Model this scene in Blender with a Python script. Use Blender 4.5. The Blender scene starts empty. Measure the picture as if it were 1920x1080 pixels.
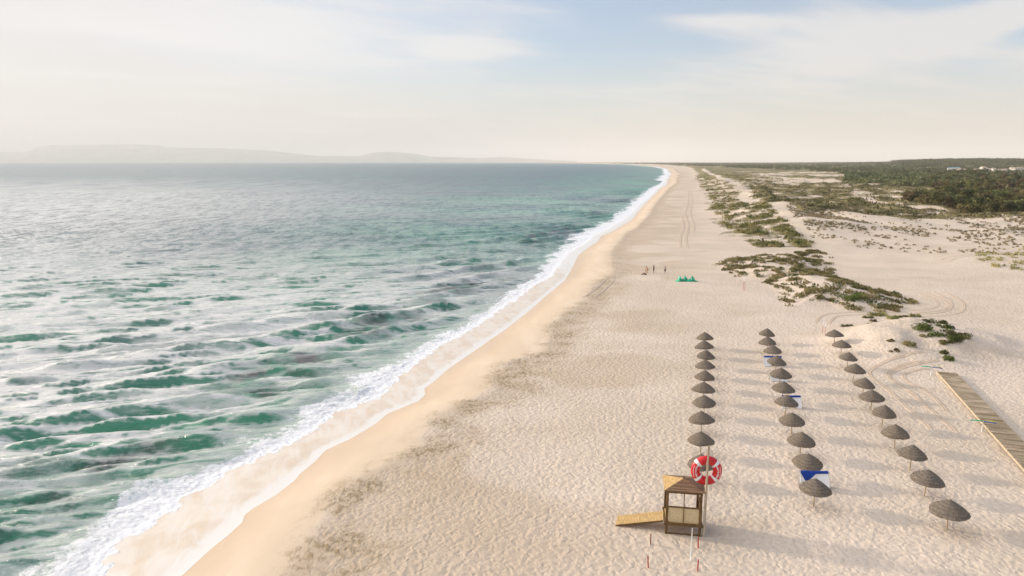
import bpy, math, random
import numpy as np
from mathutils import Vector, Matrix
R = math.radians
random.seed(7); np.random.seed(7)
SC = bpy.context.scene
COL = SC.collection

# ------------------------------------------------------------------ camera
H = 24.0                                   # drone height over the dry sand
F = 1300.0                                 # focal length in pixels of a 1920 wide frame
PITCH = math.atan(237.0/1300.0)
cam = bpy.data.cameras.new("camera"); camo = bpy.data.objects.new("camera", cam); COL.objects.link(camo)
cam.sensor_width = 36; cam.lens = 36*F/1920; cam.clip_start = .5; cam.clip_end = 120000
camo.location = (0, 0, H); camo.rotation_euler = (math.pi/2-PITCH, 0, 0)
SC.camera = camo

# ------------------------------------------------------------------ sun, sky, exposure
SUN_AZ, SUN_EL = R(71), R(16)              # azimuth counted from the view direction towards the left
sv = Vector((-math.sin(SUN_AZ)*math.cos(SUN_EL), math.cos(SUN_AZ)*math.cos(SUN_EL), math.sin(SUN_EL)))
sl = bpy.data.lights.new("sun", 'SUN'); sl.energy = 2.05; sl.angle = R(3.5); sl.color = (1, .87, .71)
so = bpy.data.objects.new("sun", sl); COL.objects.link(so); so.rotation_euler = sv.to_track_quat('Z', 'Y').to_euler()
so.location = (-60, 10, 60)
SC.view_settings.view_transform = 'Standard'; SC.view_settings.look = 'None'
SC.view_settings.exposure = 0.90; SC.view_settings.gamma = 1; SC.view_settings.use_curve_mapping = False
SC.render.engine = 'CYCLES'
SC.cycles.use_denoising = True
SC.cycles.max_bounces = 6; SC.cycles.transparent_max_bounces = 8; SC.cycles.volume_bounces = 1
SC.cycles.caustics_reflective = False; SC.cycles.caustics_refractive = False
SC.cycles.sample_clamp_indirect = 4

class NT:
    """small helper round a node tree"""
    def __init__(s, nt): s.nt = nt; s.N = nt.nodes; s.L = nt.links
    def n(s, t, **kw):
        x = s.N.new(t)
        for k, v in kw.items():
            if k.startswith('i_'): x.inputs[k[2:].replace('_', ' ')].default_value = v
            else: setattr(x, k, v)
        return x
    def put(s, sock, v):
        if isinstance(v, bpy.types.NodeSocket): s.L.new(v, sock)
        elif v is not None: sock.default_value = v
    def math(s, op, a, b=None, c=None, clamp=False):
        x = s.N.new('ShaderNodeMath'); x.operation = op; x.use_clamp = clamp
        for i, v in enumerate((a, b, c)): s.put(x.inputs[i], v)
        return x.outputs[0]
    def mix(s, f, a, b, blend='MIX'):
        x = s.N.new('ShaderNodeMix'); x.data_type = 'RGBA'; x.blend_type = blend
        s.put(x.inputs[0], f)
        for i, v in ((6, a), (7, b)):
            if isinstance(v, tuple) and len(v) == 3: v = (*v, 1)
            s.put(x.inputs[i], v)
        return x.outputs[2]
    def ramp(s, f, lo, hi, a=0., b=1., smooth=True):
        x = s.N.new('ShaderNodeMapRange'); x.interpolation_type = 'SMOOTHSTEP' if smooth else 'LINEAR'
        for i, v in enumerate((f, lo, hi, a, b)): s.put(x.inputs[i], v)
        return x.outputs[0]
    def noise(s, vec, scale, detail=3, rough=.55, dist=0.):
        x = s.N.new('ShaderNodeTexNoise'); s.put(x.inputs['Vector'], vec)
        x.inputs['Scale'].default_value = scale; x.inputs['Detail'].default_value = detail
        x.inputs['Roughness'].default_value = rough; x.inputs['Distortion'].default_value = dist
        return x.outputs['Fac']
    def vmul(s, vec, v):
        x = s.N.new('ShaderNodeVectorMath'); x.operation = 'MULTIPLY'; s.put(x.inputs[0], vec); x.inputs[1].default_value = v
        return x.outputs[0]
    def attr(s, name):
        x = s.N.new('ShaderNodeAttribute'); x.attribute_name = name
        return x.outputs['Fac']

world = bpy.data.worlds.new("World"); SC.world = world; world.use_nodes = True
w = NT(world.node_tree); w.N.clear()
sky = w.n('ShaderNodeTexSky', sky_type='NISHITA', sun_disc=False, sun_elevation=SUN_EL, sun_rotation=-SUN_AZ,
          altitude=0, air_density=1.0, dust_density=1.2, ozone_density=1.0)
gen = w.n('ShaderNodeTexCoord').outputs['Generated']
sep = w.n('ShaderNodeSeparateXYZ'); w.L.new(gen, sep.inputs[0])
dx, dy, dz = sep.outputs
az = w.math('ARCTAN2', dx, dy)             # radians, + to the right
el = w.math('ARCSINE', dz)
# clouds live on a high flat layer: direction / (height + bias)
den = w.math('ADD', w.math('MAXIMUM', dz, 0.0), 0.09)
cmb = w.n('ShaderNodeCombineXYZ'); w.L.new(w.math('DIVIDE', dx, den), cmb.inputs[0]); w.L.new(w.math('DIVIDE', dy, den), cmb.inputs[1])
lay = cmb.outputs[0]
rot = w.n('ShaderNodeVectorRotate', rotation_type='Z_AXIS'); rot.inputs['Angle'].default_value = R(-22); w.L.new(lay, rot.inputs['Vector'])
str_ = w.vmul(rot.outputs[0], (.55, 1.35, 1))
n1 = w.noise(str_, 1.35, 7, .58, .35)
n2 = w.noise(w.vmul(lay, (.5, 1, 1)), .55, 3, .5, .2)
def blob(a0, e0, sa, se, tilt=0.):
    """soft lump of cloud round a direction, degrees"""
    a = w.math('SUBTRACT', az, R(a0)); e = w.math('SUBTRACT', el, R(e0))
    e = w.math('ADD', e, w.math('MULTIPLY', a, -tilt))
    q = w.math('ADD', w.math('POWER', w.math('DIVIDE', a, R(sa)), 2.), w.math('POWER', w.math('DIVIDE', e, R(se)), 2.))
    return w.math('EXPONENT', w.math('MULTIPLY', q, -1.))
bl = blob(28, 8.3, 11, 2.6, .06)
for b in (blob(22, 12.9, 4.5, .9, 0), blob(35, 9.3, 5, 1.1, .12), blob(16, 10.4, 5, .7, -.1), blob(-25, 10, 14, 2.0, -.05), blob(-4, 8.6, 5, 1.1, .05)):
    bl = w.math('ADD', bl, b)
gap = w.math('ADD', blob(31, 11.3, 3.0, 1.1, .10), blob(13, 12.2, 7, 1.3, 0))
gap = w.math('ADD', gap, w.math('MULTIPLY', blob(35.5, 7.9, 2.6, .7, .05), .9))
dens = w.math('ADD', w.math('MULTIPLY', n1, 1.15), w.math('MULTIPLY', n2, .5))
dens = w.math('ADD', dens, w.math('MULTIPLY', bl, .46))
dens = w.math('SUBTRACT', dens, w.math('MULTIPLY', gap, .50))
dens = w.ramp(dens, .74, 1.22)
# thin high veil everywhere, thicker to the left and low down
veil = w.math('ADD', w.math('MULTIPLY', w.ramp(az, R(8), R(-40)), .86), w.math('MULTIPLY', w.ramp(el, R(9), R(0)), .75))
veil = w.math('MINIMUM', w.math('ADD', veil, .16), .96)
cov = w.math('SUBTRACT', 1., w.math('MULTIPLY', w.math('SUBTRACT', 1., w.math('MULTIPLY', dens, .8)), w.math('SUBTRACT', 1., veil)))
# cloud brightness: sunlit, plus an added glow towards the sun above the view
dot = w.n('ShaderNodeVectorMath', operation='DOT_PRODUCT'); w.L.new(gen, dot.inputs[0]); dot.inputs[1].default_value = sv
fwd = w.math('POWER', w.math('MAXIMUM', dot.outputs['Value'], 0.), 3.)
up = w.ramp(el, R(14), R(28))  # extra glow added above the view to brighten the sea
cb = w.math('ADD', 3.04, w.math('MULTIPLY', w.math('MULTIPLY', fwd, up), 11.))
cb = w.math('ADD', cb, w.math('MULTIPLY', w.ramp(az, R(5), R(-34)), .22))
cb = w.math('SUBTRACT', cb, w.math('MULTIPLY', w.ramp(az, R(-5), R(38)), .30))
cb = w.math('SUBTRACT', cb, w.math('MULTIPLY', w.math('MULTIPLY', w.ramp(az, R(-10), R(-36)), w.ramp(el, R(7), R(12))), .35))
low = w.ramp(el, R(9), R(1))
ccol = w.mix(low, (.99, .965, .95), (1.0, .94, .865))
cb = w.math('MULTIPLY', cb, w.math('ADD', .95, w.math('MULTIPLY', dens, .10)))
cs = w.n('ShaderNodeVectorMath', operation='SCALE'); w.L.new(ccol, cs.inputs[0]); w.L.new(cb, cs.inputs['Scale'])
skm = w.n('ShaderNodeVectorMath', operation='MULTIPLY'); w.L.new(sky.outputs[0], skm.inputs[0]); skm.inputs[1].default_value = (.56, .60, .70)
skyc = w.mix(cov, skm.outputs[0], cs.outputs[0])
bg = w.n('ShaderNodeBackground'); w.L.new(skyc, bg.inputs[0]); bg.inputs[1].default_value = 0.15
wo = w.n('ShaderNodeOutputWorld'); w.L.new(bg.outputs[0], wo.inputs[0])

# ------------------------------------------------------------------ helpers
FV = Vector((0, math.cos(PITCH), -math.sin(PITCH))); UV_ = Vector((0, math.sin(PITCH), math.cos(PITCH)))
def G(px, py, z=0.0):
    """where the ray of a photograph pixel meets the level z: used to read positions off the photograph"""
    d = FV + Vector((1, 0, 0))*((px-960)/F) + UV_*(-(py-540)/F)
    t = (H-z)/(-d.z)
    return Vector((d.x*t, d.y*t, z))

def tag(o, label=None, cat=None, group=None, kind=None):
    if label: o['label'] = label
    if cat: o['category'] = cat
    if group: o['group'] = group
    if kind: o['kind'] = kind
    return o
def empty(name, loc, rz=0):
    o = bpy.data.objects.new(name, None); COL.objects.link(o); o.location = loc; o.rotation_euler = (0, 0, rz)
    o.empty_display_size = .3
    return o
def copy_tree(o, parent=None):
    c = o.copy(); COL.objects.link(c); c.parent = parent
    for ch in o.children: copy_tree(ch, c)
    return c
def np_mesh(name, V, T, mat, parent=None, smooth=False, attrs=None, mats=None, midx=None):
    """mesh from arrays: T is (n,3) or (n,4)"""
    V = np.asarray(V, np.float32); T = np.asarray(T, np.int32)
    me = bpy.data.meshes.new(name)
    me.vertices.add(len(V)); me.vertices.foreach_set('co', V.ravel())
    k = T.shape[1]
    me.loops.add(T.size); me.loops.foreach_set('vertex_index', T.ravel())
    me.polygons.add(len(T)); me.polygons.foreach_set('loop_start', np.arange(0, T.size, k, dtype=np.int32))
    me.polygons.foreach_set('loop_total', np.full(len(T), k, np.int32))
    me.polygons.foreach_set('use_smooth', np.full(len(T), smooth, bool))
    for a, v in (attrs or {}).items():
        at = me.attributes.new(a, 'FLOAT', 'POINT'); at.data.foreach_set('value', np.asarray(v, np.float32).ravel())
    me.materials.append(mat)
    me.update(calc_edges=True); me.validate()
    o = bpy.data.objects.new(name, me); COL.objects.link(o)
    if parent: o.parent = parent
    return o
class MB:
    """collects simple shapes into one mesh"""
    def __init__(s): s.v = []; s.f = []
    def add(s, vs, fs):
        b = len(s.v); s.v += [tuple(v) for v in vs]; s.f += [tuple(i+b for i in f) for f in fs]; return s
    def box(s, c, d, rot=None, taper=1.0):
        x, y, z = d[0]/2, d[1]/2, d[2]/2; c = Vector(c); vs = []
        for sz in (-1, 1):
            t = taper if sz > 0 else 1
            for sx, sy in ((-1, -1), (1, -1), (1, 1), (-1, 1)):
                p = Vector((sx*x*t, sy*y*t, sz*z))
                if rot: p = rot @ p
                vs.append(c+p)
        return s.add(vs, [(3, 2, 1, 0), (4, 5, 6, 7), (0, 1, 5, 4), (1, 2, 6, 5), (2, 3, 7, 6), (3, 0, 4, 7)])
    def tube(s, pts, rad, n=8, cap=True):
        pts = [Vector(p) for p in pts]
        if not isinstance(rad, (list, tuple)): rad = [rad]*len(pts)
        vs = []; fs = []
        for i, p in enumerate(pts):
            t = (pts[min(i+1, len(pts)-1)]-pts[max(i-1, 0)]).normalized()
            a = t.cross(Vector((0, 0, 1)) if abs(t.z) < .9 else Vector((1, 0, 0))).normalized(); b = t.cross(a)
            for k in range(n):
                an = 2*math.pi*k/n; vs.append(p+(a*math.cos(an)+b*math.sin(an))*rad[i])
        for i in range(len(pts)-1):
            for k in range(n):
                fs.append((i*n+k, i*n+(k+1) % n, (i+1)*n+(k+1) % n, (i+1)*n+k))
        if cap:
            fs.append(tuple(range(n))); fs.append(tuple((len(pts)-1)*n+k for k in reversed(range(n))))
        return s.add(vs, fs)
    def beam(s, a, b, w_, h_):
        a = Vector(a); b = Vector(b); d = b-a; q = d.to_track_quat('X', 'Z').to_matrix()
        return s.box((a+b)/2, (d.length, w_, h_), q)
    def build(s, name, mat, parent=None, smooth=False, bevel=0):
        me = bpy.data.meshes.new(name); me.from_pydata(s.v, [], s.f); me.materials.append(mat); me.update()
        if smooth: me.polygons.foreach_set('use_smooth', np.ones(len(me.polygons), bool))
        o = bpy.data.objects.new(name, me); COL.objects.link(o)
        if parent: o.parent = parent
        if bevel:
            m = o.modifiers.new('bevel', 'BEVEL'); m.width = bevel; m.segments = 2; m.limit_method = 'ANGLE'
        return o

# lattice noise in numpy
def _h(ix, iy, seed):
    n = (ix.astype(np.int64)*374761393 + iy.astype(np.int64)*668265263 + seed*1442695041) & 0x7fffffff
    n = (n ^ (n >> 13))*1274126177 & 0x7fffffff
    n = (n ^ (n >> 16)) & 0x7fffffff
    return n/float(0x7fffffff)
def vnoise(x, y, seed=0):
    x = np.asarray(x, float); y = np.asarray(y, float)
    ix = np.floor(x); iy = np.floor(y); fx = x-ix; fy = y-iy
    fx = fx*fx*fx*(fx*(fx*6-15)+10); fy = fy*fy*fy*(fy*(fy*6-15)+10)
    a = _h(ix, iy, seed); b = _h(ix+1, iy, seed); c = _h(ix, iy+1, seed); d = _h(ix+1, iy+1, seed)
    return (a*(1-fx)+b*fx)*(1-fy)+(c*(1-fx)+d*fx)*fy
def fbm(x, y, seed=0, o=4, g=.5):
    s = 0; a = 1; t = 0
    for i in range(o):
        ca, sa = math.cos(i*1.1+.3), math.sin(i*1.1+.3)
        s = s+a*vnoise((x*ca-y*sa)*2**i+i*17.3, (x*sa+y*ca)*2**i-i*9.1, seed+i); t += a; a *= g
    return s/t
def sstep(x, a, b):
    t = np.clip((x-a)/(b-a), 0, 1); return t*t*(3-2*t)
def inpoly(x, y, poly):
    c = np.zeros(np.shape(x), bool); n = len(poly); j = n-1
    for i in range(n):
        xi, yi = poly[i]; xj, yj = poly[j]
        c ^= ((yi > y) != (yj > y)) & (x < (xj-xi)*(y-yi)/((yj-yi) if yj != yi else 1e-9)+xi); j = i
    return c
def segdist(x, y, pts):
    """distance to a polyline"""
    d = np.full(np.shape(x), 1e9)
    for (ax, ay), (bx, by) in zip(pts[:-1], pts[1:]):
        vx, vy = bx-ax, by-ay; L = vx*vx+vy*vy+1e-9
        t = np.clip(((x-ax)*vx+(y-ay)*vy)/L, 0, 1)
        d = np.minimum(d, np.hypot(x-ax-t*vx, y-ay-t*vy))
    return d
def px_poly(pts, z=0.): return [tuple(G(a, b, z)[:2]) for a, b in pts]

# ------------------------------------------------------------------ shoreline curves, read off the photograph, as x(y)
SEA = -1.2
def curve(pts, z, near=None):
    q = [G(a, b, z) for a, b in pts]; q = [(p.y, p.x) for p in q]; q.sort()
    ys = np.array([a for a, b in q]); xs = np.array([b for a, b in q])
    return ys, xs
far_sea = [(1259, 327), (1253, 317), (1231, 313), (1181, 308.7), (1119, 306.9), (1000, 305.2), (800, 304.2)]
swash_px = [(341, 1080), (393, 1032), (426, 1006), (455, 980), (460, 965), (474, 954), (518, 928), (552, 902), (561, 890), (592, 865), (611, 844), (659, 822), (707, 793), (726, 776), (785, 752), (798, 740), (796, 728), (812, 717), (839, 693), (889, 659), (911, 643), (952, 615), (985, 589), (1007, 570), (1024, 555), (1040, 542), (1059, 526), (1068, 511), (1086, 477), (1103, 464), (1120, 454), (1127, 443), (1150, 433), (1181, 414), (1195, 399), (1212, 380), (1231, 361), (1247, 347)]
front_px = [(120, 1110), (196, 1078), (211, 1035), (267, 995), (322, 961), (363, 928), (398, 912), (408, 898), (444, 880), (518, 847), (555, 828), (611, 793), (667, 763), (741, 722), (778, 685), (826, 652), (893, 615), (944, 578), (981, 554), (1007, 533), (1035, 519), (1052, 495), (1080, 468), (1110, 447), (1140, 430), (1172, 412), (1188, 397), (1207, 378), (1228, 359), (1244, 346)]
back_px = [(-30, 1110), (37, 1078), (111, 1032), (207, 976), (259, 939), (311, 905), (370, 885), (444, 854), (518, 817), (593, 761), (644, 732), (700, 700), (730, 685), (796, 644), (870, 607), (907, 585), (955, 548), (1018, 507), (1053, 464), (1100, 432), (1119, 424), (1159, 402), (1180, 385), (1206, 362), (1225, 350), (1243, 339)]
dry_px = [(500, 1110), (528, 1077), (549, 1055), (597, 986), (652, 913), (675, 890), (728, 866), (794, 830), (822, 774), (900, 744), (925, 722), (930, 702), (945, 681), (1011, 659), (1030, 630), (1034, 611), (1056, 589), (1094, 560), (1115, 528), (1148, 511), (1145, 490), (1150, 464), (1166, 446), (1187, 430), (1212, 408), (1228, 383), (1241, 367), (1259, 349), (1269, 330), (1264, 318), (1240, 312.5), (1190, 308), (1125, 306), (1000, 304.8), (800, 304.0)]
dune_px = [(1300, 700), (1370, 560), (1400, 500), (1395, 450), (1375, 430), (1340, 409), (1316, 396), (1332, 374), (1313, 348), (1300, 330), (1296, 318), (1275, 312), (1200, 307.5), (1125, 305.6), (1000, 304.5), (800, 303.9)]
_sw = curve(swash_px+far_sea, SEA)
def SX(y):
    """x of the water's edge"""
    y = np.asarray(y, float); r = np.interp(y, *_sw)
    near = _sw[1][0]+(y-_sw[0][0])*.30; far = _sw[1][-1]+(y-_sw[0][-1])*-.6
    r = np.where(y < _sw[0][0], near, r); r = np.where(y > _sw[0][-1], far, r)
    return r + np.where(y > 300, (fbm(y/90, y*0, 5, 2)-.5)*np.clip(y*.008, 0, 10), 0)
def offs(pts, z, tail):
    c = curve(pts, z); yy, xx = c
    o = xx-SX(yy)
    def f(y): return np.interp(y, yy, o, right=tail)
    return f
FRONT = offs(front_px, SEA, -4.); BACK = offs(back_px, SEA, -16.); DRY = offs(dry_px, -.05, 30.); DUNE = offs(dune_px, 0, 80.)

# vegetation / dune areas, read at about their own height
P_FORE = px_poly([(1296, 310), (1313, 348), (1335, 372), (1345, 409), (1388, 440), (1425, 455), (1545, 457), (1500, 425), (1432, 392), (1400, 375), (1372, 350), (1330, 325), (1315, 312)], 1.4)
P_INNER = px_poly([(1322, 312), (1375, 343), (1400, 362), (1432, 388), (1500, 402), (1600, 400), (1700, 408), (1800, 402), (1960, 410), (1960, 322), (1700, 316), (1400, 309)], 2.5)
P_SPARSE = px_poly([(1450, 388), (1530, 450), (1620, 462), (1720, 470), (1960, 478), (1960, 400), (1700, 395), (1560, 392)], 1.)
P_MOUND = px_poly([(1328, 486), (1370, 478), (1480, 473), (1545, 480), (1560, 510), (1610, 522), (1690, 548), (1702, 558), (1660, 568), (1605, 572), (1560, 562), (1490, 562), (1452, 532), (1430, 516), (1390, 512), (1370, 498)], 1.2)
P_SMALL = px_poly([(1478, 464), (1530, 466), (1555, 474), (1545, 480), (1500, 474)], .8)
P_RIGHT = px_poly([(1820, 482), (1870, 468), (1960, 455), (1960, 505), (1880, 500)], .8)
P_FOREST = px_poly([(1695, 386), (1760, 392), (1830, 402), (1990, 412), (1990, 322), (1800, 323), (1752, 330), (1735, 345), (1745, 362), (1715, 375)], 2.)
TRAIL = px_poly([(1318, 320), (1340, 332), (1356, 340), (1372, 346), (1376, 352), (1395, 358), (1403, 362), (1392, 368), (1399, 377), (1412, 385), (1432, 393), (1460, 405), (1485, 420), (1510, 434), (1540, 450), (1575, 464)], 1.5)
mound_c = G(1560, 530, 1.); mound2_c = G(1722, 634, 1.)

def height(x, y, full=False):
    """terrain height, and s = distance inland of the water's edge"""
    x = np.asarray(x, float); y = np.asarray(y, float)
    s = (x-SX(y))*.97
    b = np.maximum(DRY(y), 6.)
    fz = -FRONT(y)*.97
    z = np.where(s < 0, SEA+np.maximum(s*.002, -.02)+np.clip((s+fz+.6)*.08, -5., 0), SEA+(-SEA)*(1-(1-np.clip(s/b, 0, 1))**1.6))
    z = z-.10*np.exp(-((s-b*1.25)/(b*.3+2))**2)+.05*np.exp(-((s-b)/2.)**2)
    dd = x-SX(y)-DUNE(y)                                      # distance inland of the dune foot
    inl = sstep(s, b, b+12)
    # slight rolling of the dry sand
    z = z+inl*((fbm(x/22, y/22, 3, 3)-.5)*.35+(fbm(x/5, y/7, 4, 2)-.5)*.07)
    # dune field
    north = sstep(y+(fbm(x/30, y/30, 8, 2)-.5)*60, 195, 270)
    dm = sstep(dd, -6, 30)*north
    rel = 1.2+5.0*np.abs(fbm(x/60, y/85, 11, 3)-.5)*2+3.6*fbm(x/23, y/28, 12, 3)
    ridge = 2.2*np.exp(-((dd-28)/22.)**2)*(0.5+fbm(x/15, y/25, 13, 2))
    z = z+dm*(rel-2.2+ridge)
    # distant ridge under the pines
    far = sstep(y, 1700, 3000)*sstep(x-.35*y, 200, 900)
    z = z+far*(17+8*fbm(x/500, y/500, 21, 3))*(1-.6*sstep(y, 3600, 5000))
    # hummock in the middle distance: an elongated mound under the grass
    pm = P_MOUND_D(x, y)
    z = z+1.5*sstep(pm, -1., 9.)*(.6+.8*fbm(x/7, y/9, 31, 3))
    # second, barer hummock
    a = R(24); u = (x-mound2_c.x)*math.cos(a)+(y-mound2_c.y)*math.sin(a); v = -(x-mound2_c.x)*math.sin(a)+(y-mound2_c.y)*math.cos(a)
    q = (u/12.)**2+(v/8.)**2
    z = z+2.5*np.exp(-q**1.4)*(.65+.7*fbm(x/5, y/5, 33, 3))
    c3 = G(1880, 486, .5)
    z = z+1.2*np.exp(-((x-c3.x)/16)**2-((y-c3.y)/12)**2)
    if full: return z, s, b, dd, north
    return z
def P_MOUND_D(x, y):
    """signed distance, + inside the hummock outline (only worked out nearby)"""
    x = np.asarray(x, float); y = np.asarray(y, float); r = np.full(x.shape, -50.)
    m = (np.abs(x-mound_c.x) < 70) & (np.abs(y-mound_c.y) < 70)
    if np.any(m):
        xm, ym = x[m], y[m]; d = segdist(xm, ym, P_MOUND+[P_MOUND[0]])
        r[m] = np.where(inpoly(xm, ym, P_MOUND), d, -d)
    return r
def hz(x, y): return float(height(np.array([x]), np.array([y]))[0])

# ------------------------------------------------------------------ materials
def mat(name, rough=.8, spec=.3):
    m = bpy.data.materials.new(name); m.use_nodes = True; t = NT(m.node_tree)
    b = t.N['Principled BSDF']; b.inputs['Roughness'].default_value = rough
    b.inputs['Specular IOR Level'].default_value = spec
    return m, t, b
def pos(t): return t.n('ShaderNodeNewGeometry').outputs['Position']
def objc(t): return t.n('ShaderNodeTexCoord').outputs['Object']
def bump(t, h, strength=1., dist=1., normal=None):
    x = t.N.new('ShaderNodeBump'); x.inputs['Strength'].default_value = strength; x.inputs['Distance'].default_value = dist
    t.put(x.inputs['Height'], h)
    if normal is not None: t.L.new(normal, x.inputs['Normal'])
    return x.outputs[0]
def simple(name, col, rough=.7, var=.15, scale=8., stretch=(1, 1, 1), spec=.3, bmp=0., c2=None):
    m, t, b = mat(name, rough, spec)
    n = t.noise(t.vmul(objc(t), stretch), scale, 5, .6)
    dark = tuple(c*(1-var) for c in col) if c2 is None else c2
    c = t.mix(t.ramp(n, .35, .65), (*dark, 1), (*[min(1, q*(1+var*.6)) for q in col], 1))
    t.L.new(c, b.inputs['Base Color'])
    if bmp: t.L.new(bump(t, n, 1., bmp), b.inputs['Normal'])
    return m

m_kerb = simple("bleached_kerb_board", (.52, .42, .29), .85, .25, 1.5, (1, 6, 1))
m_reed = simple("pale_reed_panel", (.66, .54, .33), .8, .2, 6, (5, 1, 1))
# --- sand
m_sand, t, b = mat("sand", .92, .15)
P = pos(t)
wet, rough_, veg, debris, trail = (t.attr(a) for a in ('smooth', 'rough', 'veg', 'debris', 'trail'))
warp = t.noise(P, .5, 3, .6)
voro = t.n('ShaderNodeTexVoronoi', feature='SMOOTH_F1'); voro.inputs['Scale'].default_value = 2.5; voro.inputs['Smoothness'].default_value = .55
add = t.n('ShaderNodeVectorMath', operation='ADD'); t.L.new(P, add.inputs[0])
nzv = t.n('ShaderNodeTexNoise'); nzv.inputs['Scale'].default_value = 1.3; nzv.inputs['Detail'].default_value = 2; t.L.new(P, nzv.inputs['Vector'])
sc_ = t.n('ShaderNodeVectorMath', operation='SCALE'); t.L.new(nzv.outputs['Color'], sc_.inputs[0]); sc_.inputs['Scale'].default_value = .9; t.L.new(sc_.outputs[0], add.inputs[1])
t.L.new(t.vmul(add.outputs[0], (1, .85, 1)), voro.inputs['Vector'])
pit = voro.outputs['Distance']
nf = t.noise(P, 2.6, 5, .62)
big = t.noise(P, .06, 4, .55); mid = t.noise(t.vmul(P, (1, .35, 1)), .33, 4, .55)
edge = t.math('ADD', rough_, t.math('MULTIPLY', t.math('SUBTRACT', mid, .5), 1.1))
edge = t.ramp(edge, .35, .65)
edge = t.math('MULTIPLY', edge, rough_)
cdry = t.mix(t.ramp(big, .38, .62), (.65, .54, .43), (.72, .60, .49))
cdry = t.mix(t.ramp(t.noise(t.vmul(P, (.5, 1, 1)), .13, 3, .6), .5, .75), cdry, (.62, .505, .39))
cdry = t.mix(t.math('MULTIPLY', t.ramp(nf, .62, .40), .16), cdry, (.36, .27, .19))
csm = t.mix(t.ramp(t.noise(t.vmul(P, (1, .25, 1)), .25, 4, .5), .4, .65), (.69, .55, .405), (.74, .60, .455))
col = t.mix(edge, csm, cdry)
# wrack and coarse wet brown grains along the upper edge of the smooth sand
db = t.math('MULTIPLY', debris, t.ramp(t.noise(P, .28, 4, .6), .42, .60))
dbf = t.math('MULTIPLY', db, t.ramp(t.noise(t.vmul(P, (1, .7, 1)), 2.1, 5, .7), .46, .60))
col = t.mix(t.math('MULTIPLY', t.attr('brown'), .55), col, (.50, .385, .26))
col = t.mix(t.math('MULTIPLY', db, .4), col, (.46, .35, .225))
col = t.mix(t.math('MULTIPLY', dbf, .6), col, (.25, .17, .075))
fleck = t.n('ShaderNodeTexVoronoi', feature='F1'); fleck.inputs['Scale'].default_value = .9; t.L.new(P, fleck.inputs['Vector'])
fl = t.math('MULTIPLY', t.ramp(fleck.outputs['Distance'], .10, .05), t.math('MULTIPLY', edge, .35))
col = t.mix(fl, col, (.30, .22, .14))
# scrub covered ground
vn = t.math('ADD', t.math('MULTIPLY', t.noise(P, .09, 5, .7), .55), t.math('MULTIPLY', t.noise(P, .45, 4, .75), .45))
vm = t.ramp(t.math('ADD', vn, t.math('MULTIPLY', t.math('SUBTRACT', veg, .5), .42)), .50, .57)
vm = t.math('MULTIPLY', vm, t.ramp(veg, .02, .2))
vcol = t.mix(t.ramp(t.noise(P, .04, 4, .6), .35, .65), (.20, .175, .085), (.34, .28, .155))
vcol = t.mix(t.ramp(t.noise(P, .35, 3, .6), .45, .7), vcol, (.12, .12, .05))
col = t.mix(vm, col, vcol)
col = t.mix(trail, col, (.63, .53, .42))
# wet sand close to the water
col = t.mix(t.math('MULTIPLY', wet, .45), col, (.50, .335, .20))
t.L.new(col, b.inputs['Base Color'])
t.L.new(t.ramp(wet, .0, 1., .92, .35), b.inputs['Roughness'])
hgt = t.math('ADD', t.math('MULTIPLY', pit, .085), t.math('MULTIPLY', nf, .06))
hgt = t.math('SUBTRACT', hgt, .066)
hgt = t.math('MULTIPLY', hgt, t.math('ADD', t.math('MULTIPLY', edge, .95), .02))
hgt = t.math('ADD', hgt, t.math('MULTIPLY', t.noise(P, .5, 3, .5), .05))
hgt = t.math('ADD', hgt, t.math('MULTIPLY', dbf, .04))
hgt = t.math('ADD', hgt, t.math('MULTIPLY', t.math('MULTIPLY', vn, vm), .6))
t.L.new(bump(t, hgt, 1., 1.), b.inputs['Normal'])

# --- sea
m_sea, t, b = mat("sea_water", .16, .5)
P = pos(t)
deep, foam, film, weed, ribs = (t.attr(a) for a in ('deep', 'foam', 'film', 'weed', 'lace'))
rp = t.n('ShaderNodeVectorRotate', rotation_type='Z_AXIS'); rp.inputs['Angle'].default_value = R(-14); t.L.new(P, rp.inputs['Vector'])
PR = rp.outputs[0]
wc = t.mix(deep, (.030, .265, .150), (.018, .120, .115))
wc = t.mix(t.ramp(t.noise(P, .012, 3, .5), .4, .65), wc, (.045, .10, .115))
wc = t.mix(t.math('MULTIPLY', weed, t.ramp(t.noise(PR, .18, 4, .6), .42, .62)), wc, (.045, .035, .040))
# thin aerated streaks drifting behind the breakers, and sky reflection painted in as cream colour
rc = t.n('ShaderNodeVectorRotate', rotation_type='Z_AXIS'); rc.inputs['Angle'].default_value = R(-17); t.L.new(P, rc.inputs['Vector']); PC = rc.outputs[0]
sl_n = t.noise(t.vmul(PC, (.22, 1., 1)), 1.5, 6, .7, .35)
stk = t.math('MULTIPLY', t.ramp(sl_n, .50, .68), ribs)
sky_sheen = t.ramp(t.noise(t.vmul(PC, (.25, .9, 1)), .7, 7, .72, .25), .16, .42)
sky_sheen = t.math('MULTIPLY', sky_sheen, t.math('SUBTRACT', 1., t.math('MULTIPLY', t.attr('face'), .96)))
fa = t.ramp(t.noise(t.vmul(PC, (.15, 1.25, 1)), .75, 5, .62, .15), .575, .66)
fb = t.ramp(t.noise(t.vmul(PC, (.14, 1.25, 1)), .30, 5, .66, .15), .585, .67)
fab = t.math('MAXIMUM', t.math('MULTIPLY', fa, .8), t.math('MULTIPLY', fb, .85))
fc = t.math('MULTIPLY', t.ramp(t.noise(t.vmul(PC, (.2, 1., 1)), 2.0, 4, .65, .2), .54, .66), .55)
fab = t.math('MAXIMUM', fab, fc)  # thin dark wave faces painted as gaps in the cream reflection
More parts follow.
